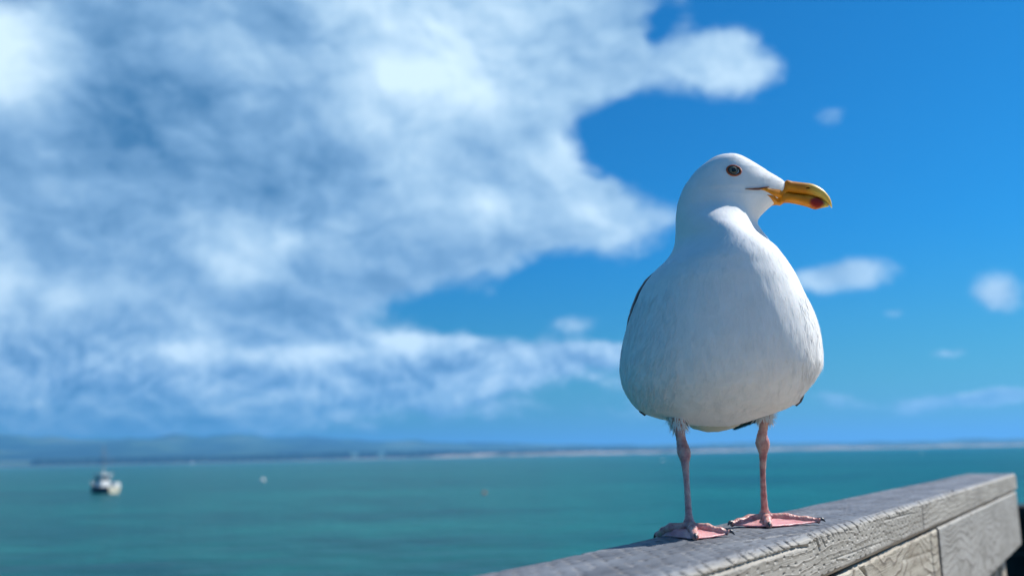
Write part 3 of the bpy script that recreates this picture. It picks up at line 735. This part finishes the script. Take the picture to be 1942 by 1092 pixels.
# ---- legs and feet, joined to the trunk as one body mesh
BODY_V = [tuple(v) for v in bodyV]; BODY_F = [tuple(int(i) for i in f) for f in bodyF] + [f[:3] for f in capF]
BODY_M = [0] * len(BODY_F)
def add_part(V, F, mi):
    b = len(BODY_V); BODY_V.extend(tuple(v) for v in V)
    for f in F: BODY_F.append(tuple(i + b for i in f)); BODY_M.append(mi)
claws = []
LEGS = dict(
  left=dict(path=[(-0.049, -0.005, 0.135, .0120), (-0.0515, -0.010, 0.112, .0075), (-0.0512, -0.012, 0.098, .0050), (-0.0500, -0.013, 0.089, .0052), (-0.0490, -0.016, 0.0805, .0066), (-0.0487, -0.019, 0.0755, .0062), (-0.0490, -0.022, 0.0675, .0041), (-0.0495, -0.028, 0.052, .0030), (-0.0505, -0.036, 0.034, .0031), (-0.0515, -0.043, 0.0185, .0037), (-0.0520, -0.046, 0.0115, .0062), (-0.0520, -0.047, 0.006, .0058)],
     ankle=(-0.0520, -0.048, 0.0085),
     toes=[[(-0.070, -0.052, 0.0085), (-0.0765, -0.047, 0.0055), (-0.0820, -0.041, 0.001)], [(-0.0530, -0.070, 0.0075), (-0.0545, -0.088, 0.0045), (-0.0560, -0.100, 0.0035)], [(-0.038, -0.060, 0.0080), (-0.0270, -0.065, 0.0055), (-0.0195, -0.067, 0.0042)]]),
  right=dict(path=[(0.041, 0.006, 0.140, .0120), (0.0400, 0.010, 0.117, .0072), (0.0395, 0.014, 0.103, .0046), (0.0385, 0.018, 0.0945, .0052), (0.0390, 0.021, 0.0875, .0071), (0.0400, 0.024, 0.0825, .0066), (0.0405, 0.028, 0.0740, .0041), (0.0415, 0.038, 0.055, .0030), (0.0440, 0.050, 0.035, .0032), (0.0465, 0.060, 0.0185, .0040), (0.0475, 0.064, 0.0115, .0064), (0.0480, 0.064, 0.006, .0060)],
     ankle=(0.0478, 0.063, 0.0085),
     toes=[[(0.030, 0.058, 0.0080), (0.0160, 0.047, 0.0058), (0.0065, 0.040, 0.0045)], [(0.0450, 0.045, 0.0080), (0.0420, 0.030, 0.0052), (0.0400, 0.018, 0.0040)], [(0.068, 0.060, 0.0085), (0.088, 0.057, 0.0060), (0.1020, 0.054, 0.0048)]]))
for side, L in LEGS.items():
    K = smooth_path(L['path'], 6)
    K[:, 3] *= 1 + 0.035 * np.sin(np.arange(len(K)) * 2.1)
    V_, F_ = tube([k[:3] for k in K], [k[3] for k in K], 20); add_part(V_, F_, 1)
    A = Vector(L['ankle'])
    tips = []
    for ti, toe in enumerate(L['toes']):
        pts = [tuple(A)] + toe
        K = smooth_path([(*q, r) for q, r in zip(pts, (0.0056, 0.0042, 0.0036, 0.0030))], 7)
        n = len(K)
        rad = []
        for i, k in enumerate(K):
            kn = 1 + 0.16 * math.cos(i / n * math.pi * 6) + 0.03 * math.sin(i * 1.9)
            rad.append((k[3] * kn, k[3] * kn))
        # keep the soles on the timber
        path = [Vector((k[0], k[1], max(k[2], rad[i][0] * 0.8) if k[2] > 0.002 else k[2])) for i, k in enumerate(K)]
        path.append(path[-1] + (path[-1] - path[-2]) * 0.8 - Vector((0, 0, 0.0003))); rad.append((rad[-1][0] * 0.55, rad[-1][1] * 0.55))
        V_, F_ = tube(path, rad, 14); add_part(V_, F_, 1)
        tips.append(path)
        d = (path[-1] - path[-4]).normalized(); q0 = path[-2] + Vector((0, 0, 0.0012))
        cp = [q0 - d * 0.002, q0 + d * 0.0018 + Vector((0, 0, 0.0008)), q0 + d * 0.0042 + Vector((0, 0, 0.0001)), q0 + d * 0.0060 - Vector((0, 0, 0.0016))]
        claws.append((cp, [(0.0016, 0.0018), (0.0018, 0.0019), (0.0013, 0.0013), (0.0003, 0.0003)]))
    # webs between neighbouring toes, front edge slightly hollow
    for a, b in ((0, 1), (1, 2)):
        P, Q = tips[a], tips[b]; n = len(P); m = 14; top, bot = [], []
        for i in range(n):
            for j in range(m):
                t = j / (m - 1)
                u = (i / (n - 1)) * (1 - 0.17 * math.sin(math.pi * t)) * 0.97
                f_ = u * (n - 1); i0 = min(int(f_), n - 2); w = f_ - i0
                p1 = P[i0].lerp(P[i0 + 1], w); p2 = Q[i0].lerp(Q[i0 + 1], w)
                q = p1.lerp(p2, t)
                sag = 0.0022 * math.sin(math.pi * t) * (0.3 + 0.7 * u) 
                z_ = q.z - sag + 0.0007 * nz(q.x * 260, q.y * 260, 1.0)
                if q.z > 0.002: z_ = max(z_, 0.0022)
                top.append((q.x, q.y, z_)); bot.append((q.x, q.y, z_ - 0.0013))
        F_ = [tuple(f) for f in grid_faces(n, m)]; nn = n * m
        G = F_ + [tuple(i + nn for i in f[::-1]) for f in F_]
        for j in range(m - 1): G.append(((n - 1) * m + j, (n - 1) * m + j + 1, nn + (n - 1) * m + j + 1, nn + (n - 1) * m + j))
        add_part(top + bot, G, 2)
    # short hind toe
    hp = [A + Vector((0.000, 0.004, 0.006)), A + Vector((0.004, 0.013, 0.003)), A + Vector((0.006, 0.019, -0.002))]
    V_, F_ = tube(hp, [0.0030, 0.0022, 0.0012], 10); add_part(V_, F_, 1)
me = bpy.data.meshes.new('body'); me.from_pydata(BODY_V, [], BODY_F); me.update()
me.polygons.foreach_set('use_smooth', [True] * len(me.polygons))
body = link('body', me, [m_plum, m_leg, m_web], gull)
me.polygons.foreach_set('material_index', BODY_M); me.update()
bm = bmesh.new(); bm.from_mesh(me); bmesh.ops.recalc_face_normals(bm, faces=bm.faces[:]); bm.to_mesh(me); bm.free()
for cp, cr_ in claws:
    K = smooth_path([(*c, r[0], r[1]) for c, r in zip(cp, cr_)], 4)
    V_, F_ = tube([k[:3] for k in K], [(k[3], k[4]) for k in K], 10)
    link('claw', mesh('claw', V_, F_, True), m_claw, gull)

# ---- plumage: tens of thousands of small barbs lying along the feather tracts
tri = np.concatenate([bodyF[:, [0, 1, 2]], bodyF[:, [0, 2, 3]]])
P3 = bodyV[tri]; cr3 = np.cross(P3[:, 1] - P3[:, 0], P3[:, 2] - P3[:, 0]); ar = np.linalg.norm(cr3, axis=1)
vn = grid_normals(BV)
if (vn[100, NT_ * 3 // 4] @ np.array([0, -1, 0])) < 0: vn = -vn
vn = np.concatenate([vn.reshape(-1, 3), [[0, 0, 1]], [[0, 0, -1]]])
def barbs(n, weight, length, width, lift, flow, jitter=0.25, seed=1, nrm_jit=0.16):
    r = np.random.default_rng(seed)
    cen = P3.mean(1); w = ar * weight(cen); w = w / w.sum()
    k = r.choice(len(tri), n, p=w); a, b = r.random(n), r.random(n); s = a + b > 1; a[s], b[s] = 1 - a[s], 1 - b[s]
    c = P3[k]; pos = c[:, 0] + a[:, None] * (c[:, 1] - c[:, 0]) + b[:, None] * (c[:, 2] - c[:, 0])
    tn_ = vn[tri[k]]; nn = tn_[:, 0] + a[:, None] * (tn_[:, 1] - tn_[:, 0]) + b[:, None] * (tn_[:, 2] - tn_[:, 0])
    nn /= np.linalg.norm(nn, axis=1, keepdims=True) + 1e-9
    fl = flow(pos) + r.normal(0, jitter, (n, 3)); fl -= nn * (fl * nn).sum(1, keepdims=True); fl /= np.linalg.norm(fl, axis=1, keepdims=True) + 1e-9
    sd = np.cross(nn, fl)
    Ln = (length(pos) * r.uniform(0.6, 1.3, n))[:, None]; Wd = (width(pos) * r.uniform(0.7, 1.3, n))[:, None]; Lf = (lift(pos) * r.uniform(0.1, 1.0, n))[:, None]
    cv = r.normal(0, 0.10, (n, 1))
    root = pos - nn * 0.0002 - fl * Ln * 0.3
    mid = pos + fl * Ln * 0.25 + nn * Lf * 0.55 + sd * Ln * cv * 0.4
    tip = pos + fl * Ln * 0.8 + nn * Lf * 0.75 + sd * Ln * cv
    V = np.stack([root - sd * Wd * 0.4, root + sd * Wd * 0.4, mid - sd * Wd * 0.5, mid + sd * Wd * 0.5, tip], 1)
    nrm = nn + r.normal(0, nrm_jit, (n, 3)); nrm /= np.linalg.norm(nrm, axis=1, keepdims=True)
    return V, np.repeat(nrm[:, None, :], 5, 1)
def barb_object(name, sets, mat, parent):
    V = np.concatenate([s[0] for s in sets]); N = np.concatenate([s[1] for s in sets]); n = len(V)
    b = (np.arange(n) * 5)[:, None]
    F = np.stack([b + [0, 3, 1], b + [0, 2, 3], b + [2, 4, 3]], 1).reshape(-1, 3)
    me = fast_mesh(name, V.reshape(-1, 3), F, True)
    me.normals_split_custom_set_from_vertices([tuple(q) for q in N.reshape(-1, 3)])
    o = link(name, me, mat, parent); o['kind'] = 'stuff'; return o
BILL = np.array([0.075, 0.0, 0.352])
def flow_all(P):
    x, y, z = P.T
    h = np.clip((z - 0.315) / 0.03, 0, 1)[:, None]
    down = np.stack([0.10 * np.sign(x) * np.clip((0.25 - z) / 0.1, 0, 1), 0.25 + 1.2 * np.clip((0.20 - z) / 0.08, 0, 1), -np.ones_like(z)], 1)
    back_ = P - BILL; back_ = back_ / (np.linalg.norm(back_, axis=1, keepdims=True) + 1e-9) + np.array([-0.2, 0, -0.35])
    return down * (1 - h) + back_ * h
hd = lambda P: np.clip((P[:, 2] - 0.305) / 0.03, 0, 1)
front = lambda P: np.where(P[:, 1] > 0.05, 0.35, 1.0)
sets = [barbs(5500, lambda P: (1 - hd(P)) * front(P), lambda P: 0.011 + 0.004 * np.clip((0.22 - P[:, 2]) / 0.1, 0, 1), lambda P: np.full(len(P), 0.00045), lambda P: 0.00005 + 0.00012 * np.clip((0.25 - P[:, 2]) / 0.10, 0, 1), flow_all, 0.12, 1, 0.06),
        barbs(3500, lambda P: hd(P) + 0.0, lambda P: np.full(len(P), 0.0046), lambda P: np.full(len(P), 0.0004), lambda P: np.full(len(P), 0.00015), flow_all, 0.12, 2, 0.04),
        # ruffled tufts along the lower flanks
        barbs(2400, lambda P: (np.abs(P[:, 0]) > 0.06) * (P[:, 2] < 0.235) * (P[:, 2] > 0.12) * front(P), lambda P: np.full(len(P), 0.015), lambda P: np.full(len(P), 0.0007), lambda P: np.full(len(P), 0.0008), flow_all, 0.25, 3, 0.12)]
barb_object('plumage', sets, m_barb, gull)
# wispy trousers where the legs leave the belly
def trousers(c, n, seed):
    r = np.random.default_rng(seed); c = np.array(c)
    a = r.uniform(0, 2 * math.pi, n); h = r.uniform(0.0, 1.0, n)
    rad = 0.0135 - 0.0065 * h
    P = np.stack([c[0] + rad * np.cos(a), c[1] + rad * np.sin(a), c[2] + 0.014 - 0.024 * h], 1)
    o = np.stack([np.cos(a), np.sin(a), np.zeros(n)], 1)
    d = np.stack([0.28 * np.cos(a), 0.28 * np.sin(a), -np.ones(n)], 1) + r.normal(0, 0.17, (n, 3)); d /= np.linalg.norm(d, axis=1, keepdims=True)
    sd = np.cross(o, d); sd /= np.linalg.norm(sd, axis=1, keepdims=True)
    Ln = r.uniform(0.004, 0.0115, (n, 1)) * (0.6 + 0.6 * r.random((n, 1))); Wd = r.uniform(0.0003, 0.0009, (n, 1))
    V = np.stack([P - sd * Wd, P + sd * Wd, P + d * Ln * 0.5 - sd * Wd * 0.8, P + d * Ln * 0.5 + sd * Wd * 0.8, P + d * Ln + o * Ln * r.normal(0.05, 0.15, (n, 1))], 1)
    return V, np.repeat(o[:, None, :], 5, 1)
barb_object('thigh_feathers', [trousers((-0.0512, -0.009, 0.1135), 620, 5), trousers((0.0398, 0.010, 0.1185), 620, 6)], m_barb, gull)

# ---- bill
m_bill, nt, p = material('yellow_bill')
v = coords(nt); bx_, by_, bz_ = nt.sep(v)
n = nt.noise(nt.vmath('MULTIPLY', v, (90, 90, 260)), 1.0, 4, 0.6)
basec = nt.ramp(n, [(0.3, (0.52, 0.17, 0.003)), (0.7, (0.64, 0.25, 0.006))])
tipc = nt.smooth(bx_ + bz_ * 0.35, 0.212, 0.232)
basec = nt.mix(tipc, basec, rgb((0.72, 0.50, 0.09)))
# red spot on the angle of the lower mandible
ds = nt.vmath('LENGTH', nt.vmath('MULTIPLY', nt.vmath('SUBTRACT', nt.comb(bx_, 0.0, bz_), (0.1053, 0.0, 0.3335)), (1.0, 1.0, 1.25)))
spot = nt.smooth(ds + (nt.noise(v, 260, 3) - 0.5) * 0.004, 0.0055, 0.0100, 1.0, 0.0)
basec = nt.mix(spot, basec, rgb((0.30, 0.015, 0.006)))
nt.put(p.inputs['Base Color'], basec)
p.inputs['Roughness'].default_value = 0.42; p.inputs['Specular IOR Level'].default_value = 0.3; p.inputs['Subsurface Weight'].default_value = 0.35
p.inputs['Subsurface Radius'].default_value = (0.006, 0.003, 0.0006); p.inputs['Subsurface Scale'].default_value = 1.0
bump(nt, p, n, 0.4, 0.0006)
m_gape = plain('brown_gape_skin', (0.16, 0.05, 0.025), 0.5, 0.25, 400)
UPPER = [(0.0747, 0.3581, 0.3448, 0.0080), (0.0819, 0.3574, 0.3441, 0.0078), (0.0885, 0.3565, 0.3433, 0.0074), (0.0951, 0.3557, 0.3425, 0.0070), (0.1012, 0.3547, 0.3414, 0.0066), (0.1066, 0.3527, 0.3395, 0.0060), (0.1114, 0.3497, 0.3374, 0.0052), (0.1151, 0.3465, 0.3350, 0.0043), (0.1181, 0.3427, 0.3327, 0.0033), (0.1204, 0.3389, 0.3304, 0.0022), (0.1217, 0.3343, 0.3285, 0.0011), (0.1218, 0.3303, 0.3283, 0.0004)]
LOWER = [(0.0738, 0.3450, 0.3356, 0.0068), (0.0821, 0.3441, 0.3343, 0.0064), (0.0909, 0.3430, 0.3320, 0.0060), (0.0981, 0.3419, 0.3296, 0.0056), (0.1024, 0.3407, 0.3277, 0.0053), (0.1057, 0.3397, 0.3273, 0.0050), (0.1095, 0.3380, 0.3281, 0.0044), (0.1137, 0.3356, 0.3290, 0.0034), (0.1174, 0.3330, 0.3296, 0.0018), (0.1184, 0.3315, 0.3298, 0.0008)]
UPPER_ROOT = [(0.0408, 0.3463, 0.3431), (0.0456, 0.3475, 0.3420), (0.0505, 0.3483, 0.3404), (0.0555, 0.3490, 0.3389), (0.0603, 0.3496, 0.3387), (0.0652, 0.3503, 0.3390), (0.0694, 0.3511, 0.3397)]
LOWER_ROOT = [(0.0494, 0.3393, 0.3387), (0.0525, 0.3406, 0.3367), (0.0563, 0.3424, 0.3347), (0.0599, 0.3432, 0.3339), (0.0648, 0.3438, 0.3333), (0.0689, 0.3440, 0.3332)]
WEDGE = [(0.0396, 0.3458, 0.3436), (0.0444, 0.3470, 0.3430), (0.0493, 0.3478, 0.3423), (0.0542, 0.3485, 0.3405), (0.0579, 0.3489, 0.3385), (0.0615, 0.3493, 0.3376), (0.0664, 0.3497, 0.3385), (0.0711, 0.3501, 0.3398), (0.0746, 0.3502, 0.3411)]
GAPE = [(0.0250, 0.3433, 0.3428), (0.0303, 0.3442, 0.3426), (0.0361, 0.3452, 0.3426), (0.0407, 0.3457, 0.3430), (0.0456, 0.3467, 0.3446), (0.0517, 0.3475, 0.3467)]
NOSTRIL = (0.0963, 0.0, 0.3489)
EYE = (0.0143, 0.3631)
def bill_loft(name, keys, hooked=False):
    """stations (x, z_top, z_bottom, half width); rounded section"""
    K = smooth_path(keys, 6); n = 28; V = []
    for (x, zt, zb, w) in K:
        zc, hh = (zt + zb) / 2, max((zt - zb) / 2, 0.0002)
        for k in range(n):
            a = 2 * math.pi * k / n; c, s = math.cos(a), math.sin(a)
            sq = 0.8 - 0.5 * min(1, max(0, (0.080 - x) / 0.006))        # squarer where the horn lies along the cheek
            V.append((x, w * np.sign(c) * abs(c) ** sq, zc + hh * np.sign(s) * abs(s) ** 0.85))
    F = [tuple(f) for f in grid_faces(len(K), n, True)]
    F.append(tuple(range(n))); F.append(tuple((len(K) - 1) * n + k for k in range(n - 1, -1, -1)))
    me = mesh(name, V, F, True)
    bm = bmesh.new(); bm.from_mesh(me); bmesh.ops.recalc_face_normals(bm, faces=bm.faces[:]); bm.to_mesh(me); bm.free()
    return me
def rooted(root, keys, lift):
    """the horn runs back under the cheek: its root stands just proud of the feathers"""
    out_ = []
    for (x, zt, zb) in root:
        h_, n_ = hit(x, (zt + zb) / 2)
        out_.append((x, zt, zb, (-h_.y if h_ is not None else keys[0][3]) + lift))
    return out_ + [tuple(k) for k in keys]
upper = link('upper_mandible', bill_loft('upper_mandible', rooted(UPPER_ROOT, UPPER, 0.0010)), m_bill, gull)
lower = link('lower_mandible', bill_loft('lower_mandible', rooted(LOWER_ROOT, LOWER, 0.0005)), m_bill, gull)
# open slit nostril right through the upper mandible
bm = bmesh.new()
bmesh.ops.create_uvsphere(bm, u_segments=20, v_segments=12, radius=1.0, matrix=Matrix.Translation(NOSTRIL) @ Matrix.Rotation(math.radians(-3), 4, 'Y') @ Matrix.Diagonal((0.0024, 0.03, 0.00085, 1)))
cm = bpy.data.meshes.new('cut'); bm.to_mesh(cm); bm.free(); co_ = bpy.data.objects.new('cut', cm); COL.objects.link(co_); co_.parent = gull
md = upper.modifiers.new('nostril', 'BOOLEAN'); md.operation = 'DIFFERENCE'; md.object = co_; md.solver = 'EXACT'
bpy.context.view_layer.update()
dg = bpy.context.evaluated_depsgraph_get(); nm = bpy.data.meshes.new_from_object(upper.evaluated_get(dg)); upper.modifiers.clear(); upper.data = nm
bpy.data.objects.remove(co_, do_unlink=True)
# gape: bill skin running back under the cheek, laid on the feathers of both sides
for side in (-1, 1):
    for nm_, G, mt, lift_ in (('gape', GAPE, m_gape, 0.0016),):
        V_ = []; m = 5
        for (x, zt, zb) in smooth_path(G, 5):
            for j in range(m):
                t = j / (m - 1); z = zt * (1 - t) + zb * t
                h_, n_ = hit(x, z, side)
                if h_ is None: h_ = Vector((x, side * 0.004, z)); n_ = Vector((0, side, 0))
                V_.append(h_ + Vector((0, side * (lift_ if 0 < j < m - 1 else -0.0006), 0)))
        link(nm_, mesh(nm_, V_, [tuple(f) for f in grid_faces(len(V_) // m, m)], True), mt, lower)

# ---- eyes
m_iris, nt, p = material('olive_iris')
v = coords(nt)
nt.put(p.inputs['Base Color'], nt.ramp(nt.noise(v, 700, 4, 0.7), [(0.35, (0.09, 0.085, 0.055)), (0.65, (0.20, 0.195, 0.14))]))
p.inputs['Roughness'].default_value = 0.18; p.inputs['Coat Weight'].default_value = 0.25
m_pupil = plain('black_pupil', (0.004, 0.004, 0.005), 0.05, 0.1, 50, 0.6)
m_lid = skin('orange_eyelid', (0.30, 0.055, 0.012), (0.42, 0.09, 0.02), (0.50, 0.14, 0.04), 0.5, 500, 0.2)
m_rim = plain('dark_eyelid_rim', (0.035, 0.018, 0.014), 0.45, 0.2, 400)
for side in (-1, 1):
    c, n_ = hit(EYE[0], EYE[1], side)
    R_ = 0.0064
    ctr = c - Vector((0, side, 0)) * (R_ - 0.0021)
    bm = bmesh.new(); bmesh.ops.create_uvsphere(bm, u_segments=32, v_segments=20, radius=R_, matrix=Matrix.Translation(ctr))
    eye = bm_obj('eye', bm, m_iris, gull, True)
    # pupil: a cap of the ball, a hair proud
    V_, F_ = [], []; nk = 24
    for i, ph in enumerate(np.linspace(0, math.radians(21), 6)):
        for k in range(nk):
            a = 2 * math.pi * k / nk
            V_.append(ctr + Vector((math.sin(ph) * math.cos(a), side * math.cos(ph), math.sin(ph) * math.sin(a))) * (R_ + 0.0001))
    link('pupil', mesh('pupil', V_, [tuple(f) for f in grid_faces(6, nk, True)], True), m_pupil, eye)
    for nm_, ea, eb, rr, mt, lf in (('eyelid_rim', 0.0054, 0.0047, 0.0006, m_rim, 0.0007), ('eyelid', 0.0067, 0.0056, 0.00095, m_lid, 0.0003)):
        pth = []
        for k in range(41):
            a = 2 * math.pi * k / 40
            ex = ea * math.cos(a) * (1.13 if math.cos(a) > 0.8 else 1.0); ez = eb * math.sin(a) - 0.0005 * math.cos(a)
            h_, hn = hit(EYE[0] + ex, EYE[1] + ez, side)
            pth.append(h_ + Vector((0, side * lf, 0)))
        V_, F_ = tube(pth, [rr] * 41, 8, False); link(nm_, mesh(nm_, V_, F_, True), mt, eye)

# ---- folded wings: slate mantle over the back half of each side, feathers laid over it
def feather(a, b, w, up, n=9, camber=0.0012, tipround=0.55):
    """leaf-shaped vane from a to b, half width w, facing up"""
    a, b, up = Vector(a), Vector(b), Vector(up).normalized(); d = (b - a); s = d.cross(up).normalized(); upn = s.cross(d).normalized()
    V, F = [], []; m = 7
    for i in range(n):
        t = i / (n - 1)
        ww = w * min(1.0, (0.35 + t * 3)) * (math.sqrt(max(0, 1 - max(0, (t - tipround) / (1 - tipround)) ** 2)))
        ww = max(ww, w * 0.03)
        for j in range(m):
            u = -1 + 2 * j / (m - 1)
            V.append(a + d * t + s * (ww * u) + upn * (camber * (1 - u * u) - camber * 2 * t * t))
    nn = len(V); V += [q - upn * 0.0007 for q in V]
    F = [tuple(f) for f in grid_faces(n, m)]; F += [tuple(i + nn for i in f[::-1]) for f in F]
    rim = [i * m for i in range(n)] + [(n - 1) * m + j for j in range(1, m)] + [i * m + m - 1 for i in range(n - 2, -1, -1)] + [j for j in range(m - 2, 0, -1)]
    for i in range(len(rim)): p_, q_ = rim[i], rim[(i + 1) % len(rim)]; F.append((p_, q_, q_ + nn, p_ + nn))
    return mesh('feather', V, F, True)
def ring_at(z): return float(np.interp(-z, -zz, np.arange(len(zz))))
for side in (-1, 1):
    t0, t1 = (math.radians(172), math.radians(97)) if side < 0 else (math.radians(16), math.radians(84))
    nr_, nc_ = 44, 26; outer, inner = [], []
    for i in range(nr_):
        u = i / (nr_ - 1); z = 0.280 - u * 0.142
        for j in range(nc_):
            w = j / (nc_ - 1)
            edge = (0.55 * max(0, u - 0.40)) if side < 0 else 0.25 * u         # lower part of the wing sits further back
            t = t0 + (t1 - t0) * min(1, w + edge * (1 - w))
            pnt = body_point(np.array([ring_at(z)]), np.array([t]))[0]
            ctr = body_point(np.array([ring_at(z)]), np.array([math.radians(90)]))[0]; ctr = np.array([ctr[0] * 0.5, ctr[1] * 0.3, z])
            o = pnt - ctr; o[2] = 0; o /= np.linalg.norm(o) + 1e-9
            thick = 0.0085 * min(1, w * 5 + 0.15) * min(1, (u + 0.03) * 6) * (1.0 - 0.9 * min(1, max(0, u - 0.35) * 3)) + 0.0010 * nz(i * 0.35, j * 0.6, side)
            outer.append(pnt + o * thick); inner.append(pnt - o * 0.003)
    nn = len(outer); F_ = [tuple(f) for f in grid_faces(nr_, nc_)]
    G = F_ + [tuple(i + nn for i in f[::-1]) for f in F_]
    rim = [i * nc_ for i in range(nr_)] + [(nr_ - 1) * nc_ + j for j in range(1, nc_)] + [i * nc_ + nc_ - 1 for i in range(nr_ - 2, -1, -1)] + [j for j in range(nc_ - 2, 0, -1)]
    for i in range(len(rim)): p_, q_ = rim[i], rim[(i + 1) % len(rim)]; G.append((p_, q_, q_ + nn, p_ + nn))
    me = mesh('wing', outer + inner, G, True)
    bm = bmesh.new(); bm.from_mesh(me); bmesh.ops.recalc_face_normals(bm, faces=bm.faces[:]); bm.to_mesh(me); bm.free()
    wing = link('wing', me, m_slate, gull)
    sx = side
    # primaries crossing over the tail
    for k in range(6):
        a = (0.028 + sx * (0.042 - 0.004 * k), 0.125 + 0.010 * k, 0.165 - 0.005 * k); b = ((0.062 if sx < 0 else 0.078) + sx * (0.016 - 0.003 * k), 0.250 + 0.016 * k, (0.1185 if sx < 0 else 0.1165) - 0.0016 * k)
        link('primary_feather', feather(a, b, 0.010, (sx * 0.5, 0.2, 1)), m_black, wing)
# drooping white-edged feather points that show below each flank
for (a, b) in (((-0.078, 0.026, 0.145), (-0.0795, 0.034, 0.1165)), ((0.082, 0.030, 0.152), (0.0835, 0.042, 0.1235))):
    link('secondary_feather', feather(a, b, 0.0085, (0.1, -1, 0.2), tipround=0.45), m_slate, gull)
    a2 = Vector(a) * 0.35 + Vector(b) * 0.65; off_ = Vector((0.0032 if a[0] < 0 else -0.0032, -0.0016, 0.0008))
    link('secondary_tip', feather(a2 + off_, Vector(b) + off_, 0.0062, (0.1, -1, 0.2), tipround=0.4), m_tailw, gull)
# tail fan and undertail
tail = empty('tail', (0, 0, 0)); tail.parent = gull
for k in range(8):
    u = (k - 3.5) / 3.5
    a = (0.026 + u * 0.018, 0.15, 0.134 - abs(u) * 0.002); b = (0.052 + u * 0.034, 0.300 - abs(u) * 0.010, 0.112 - abs(u) * 0.002 + 0.0009 * k)
    link('tail_feather', feather(a, b, 0.012, (0, 0.2, 1), camber=0.0006), m_tailw, tail)
K = smooth_path([(-0.004, 0.020, 0.114, 0.028, 0.010), (0.000, 0.075, 0.110, 0.027, 0.0105), (0.008, 0.130, 0.115, 0.020, 0.011), (0.026, 0.180, 0.118, 0.016, 0.008), (0.034, 0.215, 0.118, 0.003, 0.002)], 8)
V_ = []; n_ = 28
for i, (x, y, z, w, h) in enumerate(K):
    for k in range(n_):
        a = 2 * math.pi * k / n_
        j = 1 + 0.10 * nz(k * 0.9, i * 0.4, 2)
        V_.append((x + w * j * math.cos(a), y, z + h * j * math.sin(a)))
link('undertail', fast_mesh('undertail', np.array(V_), grid_faces(len(K), n_, True)), m_undert, gull)
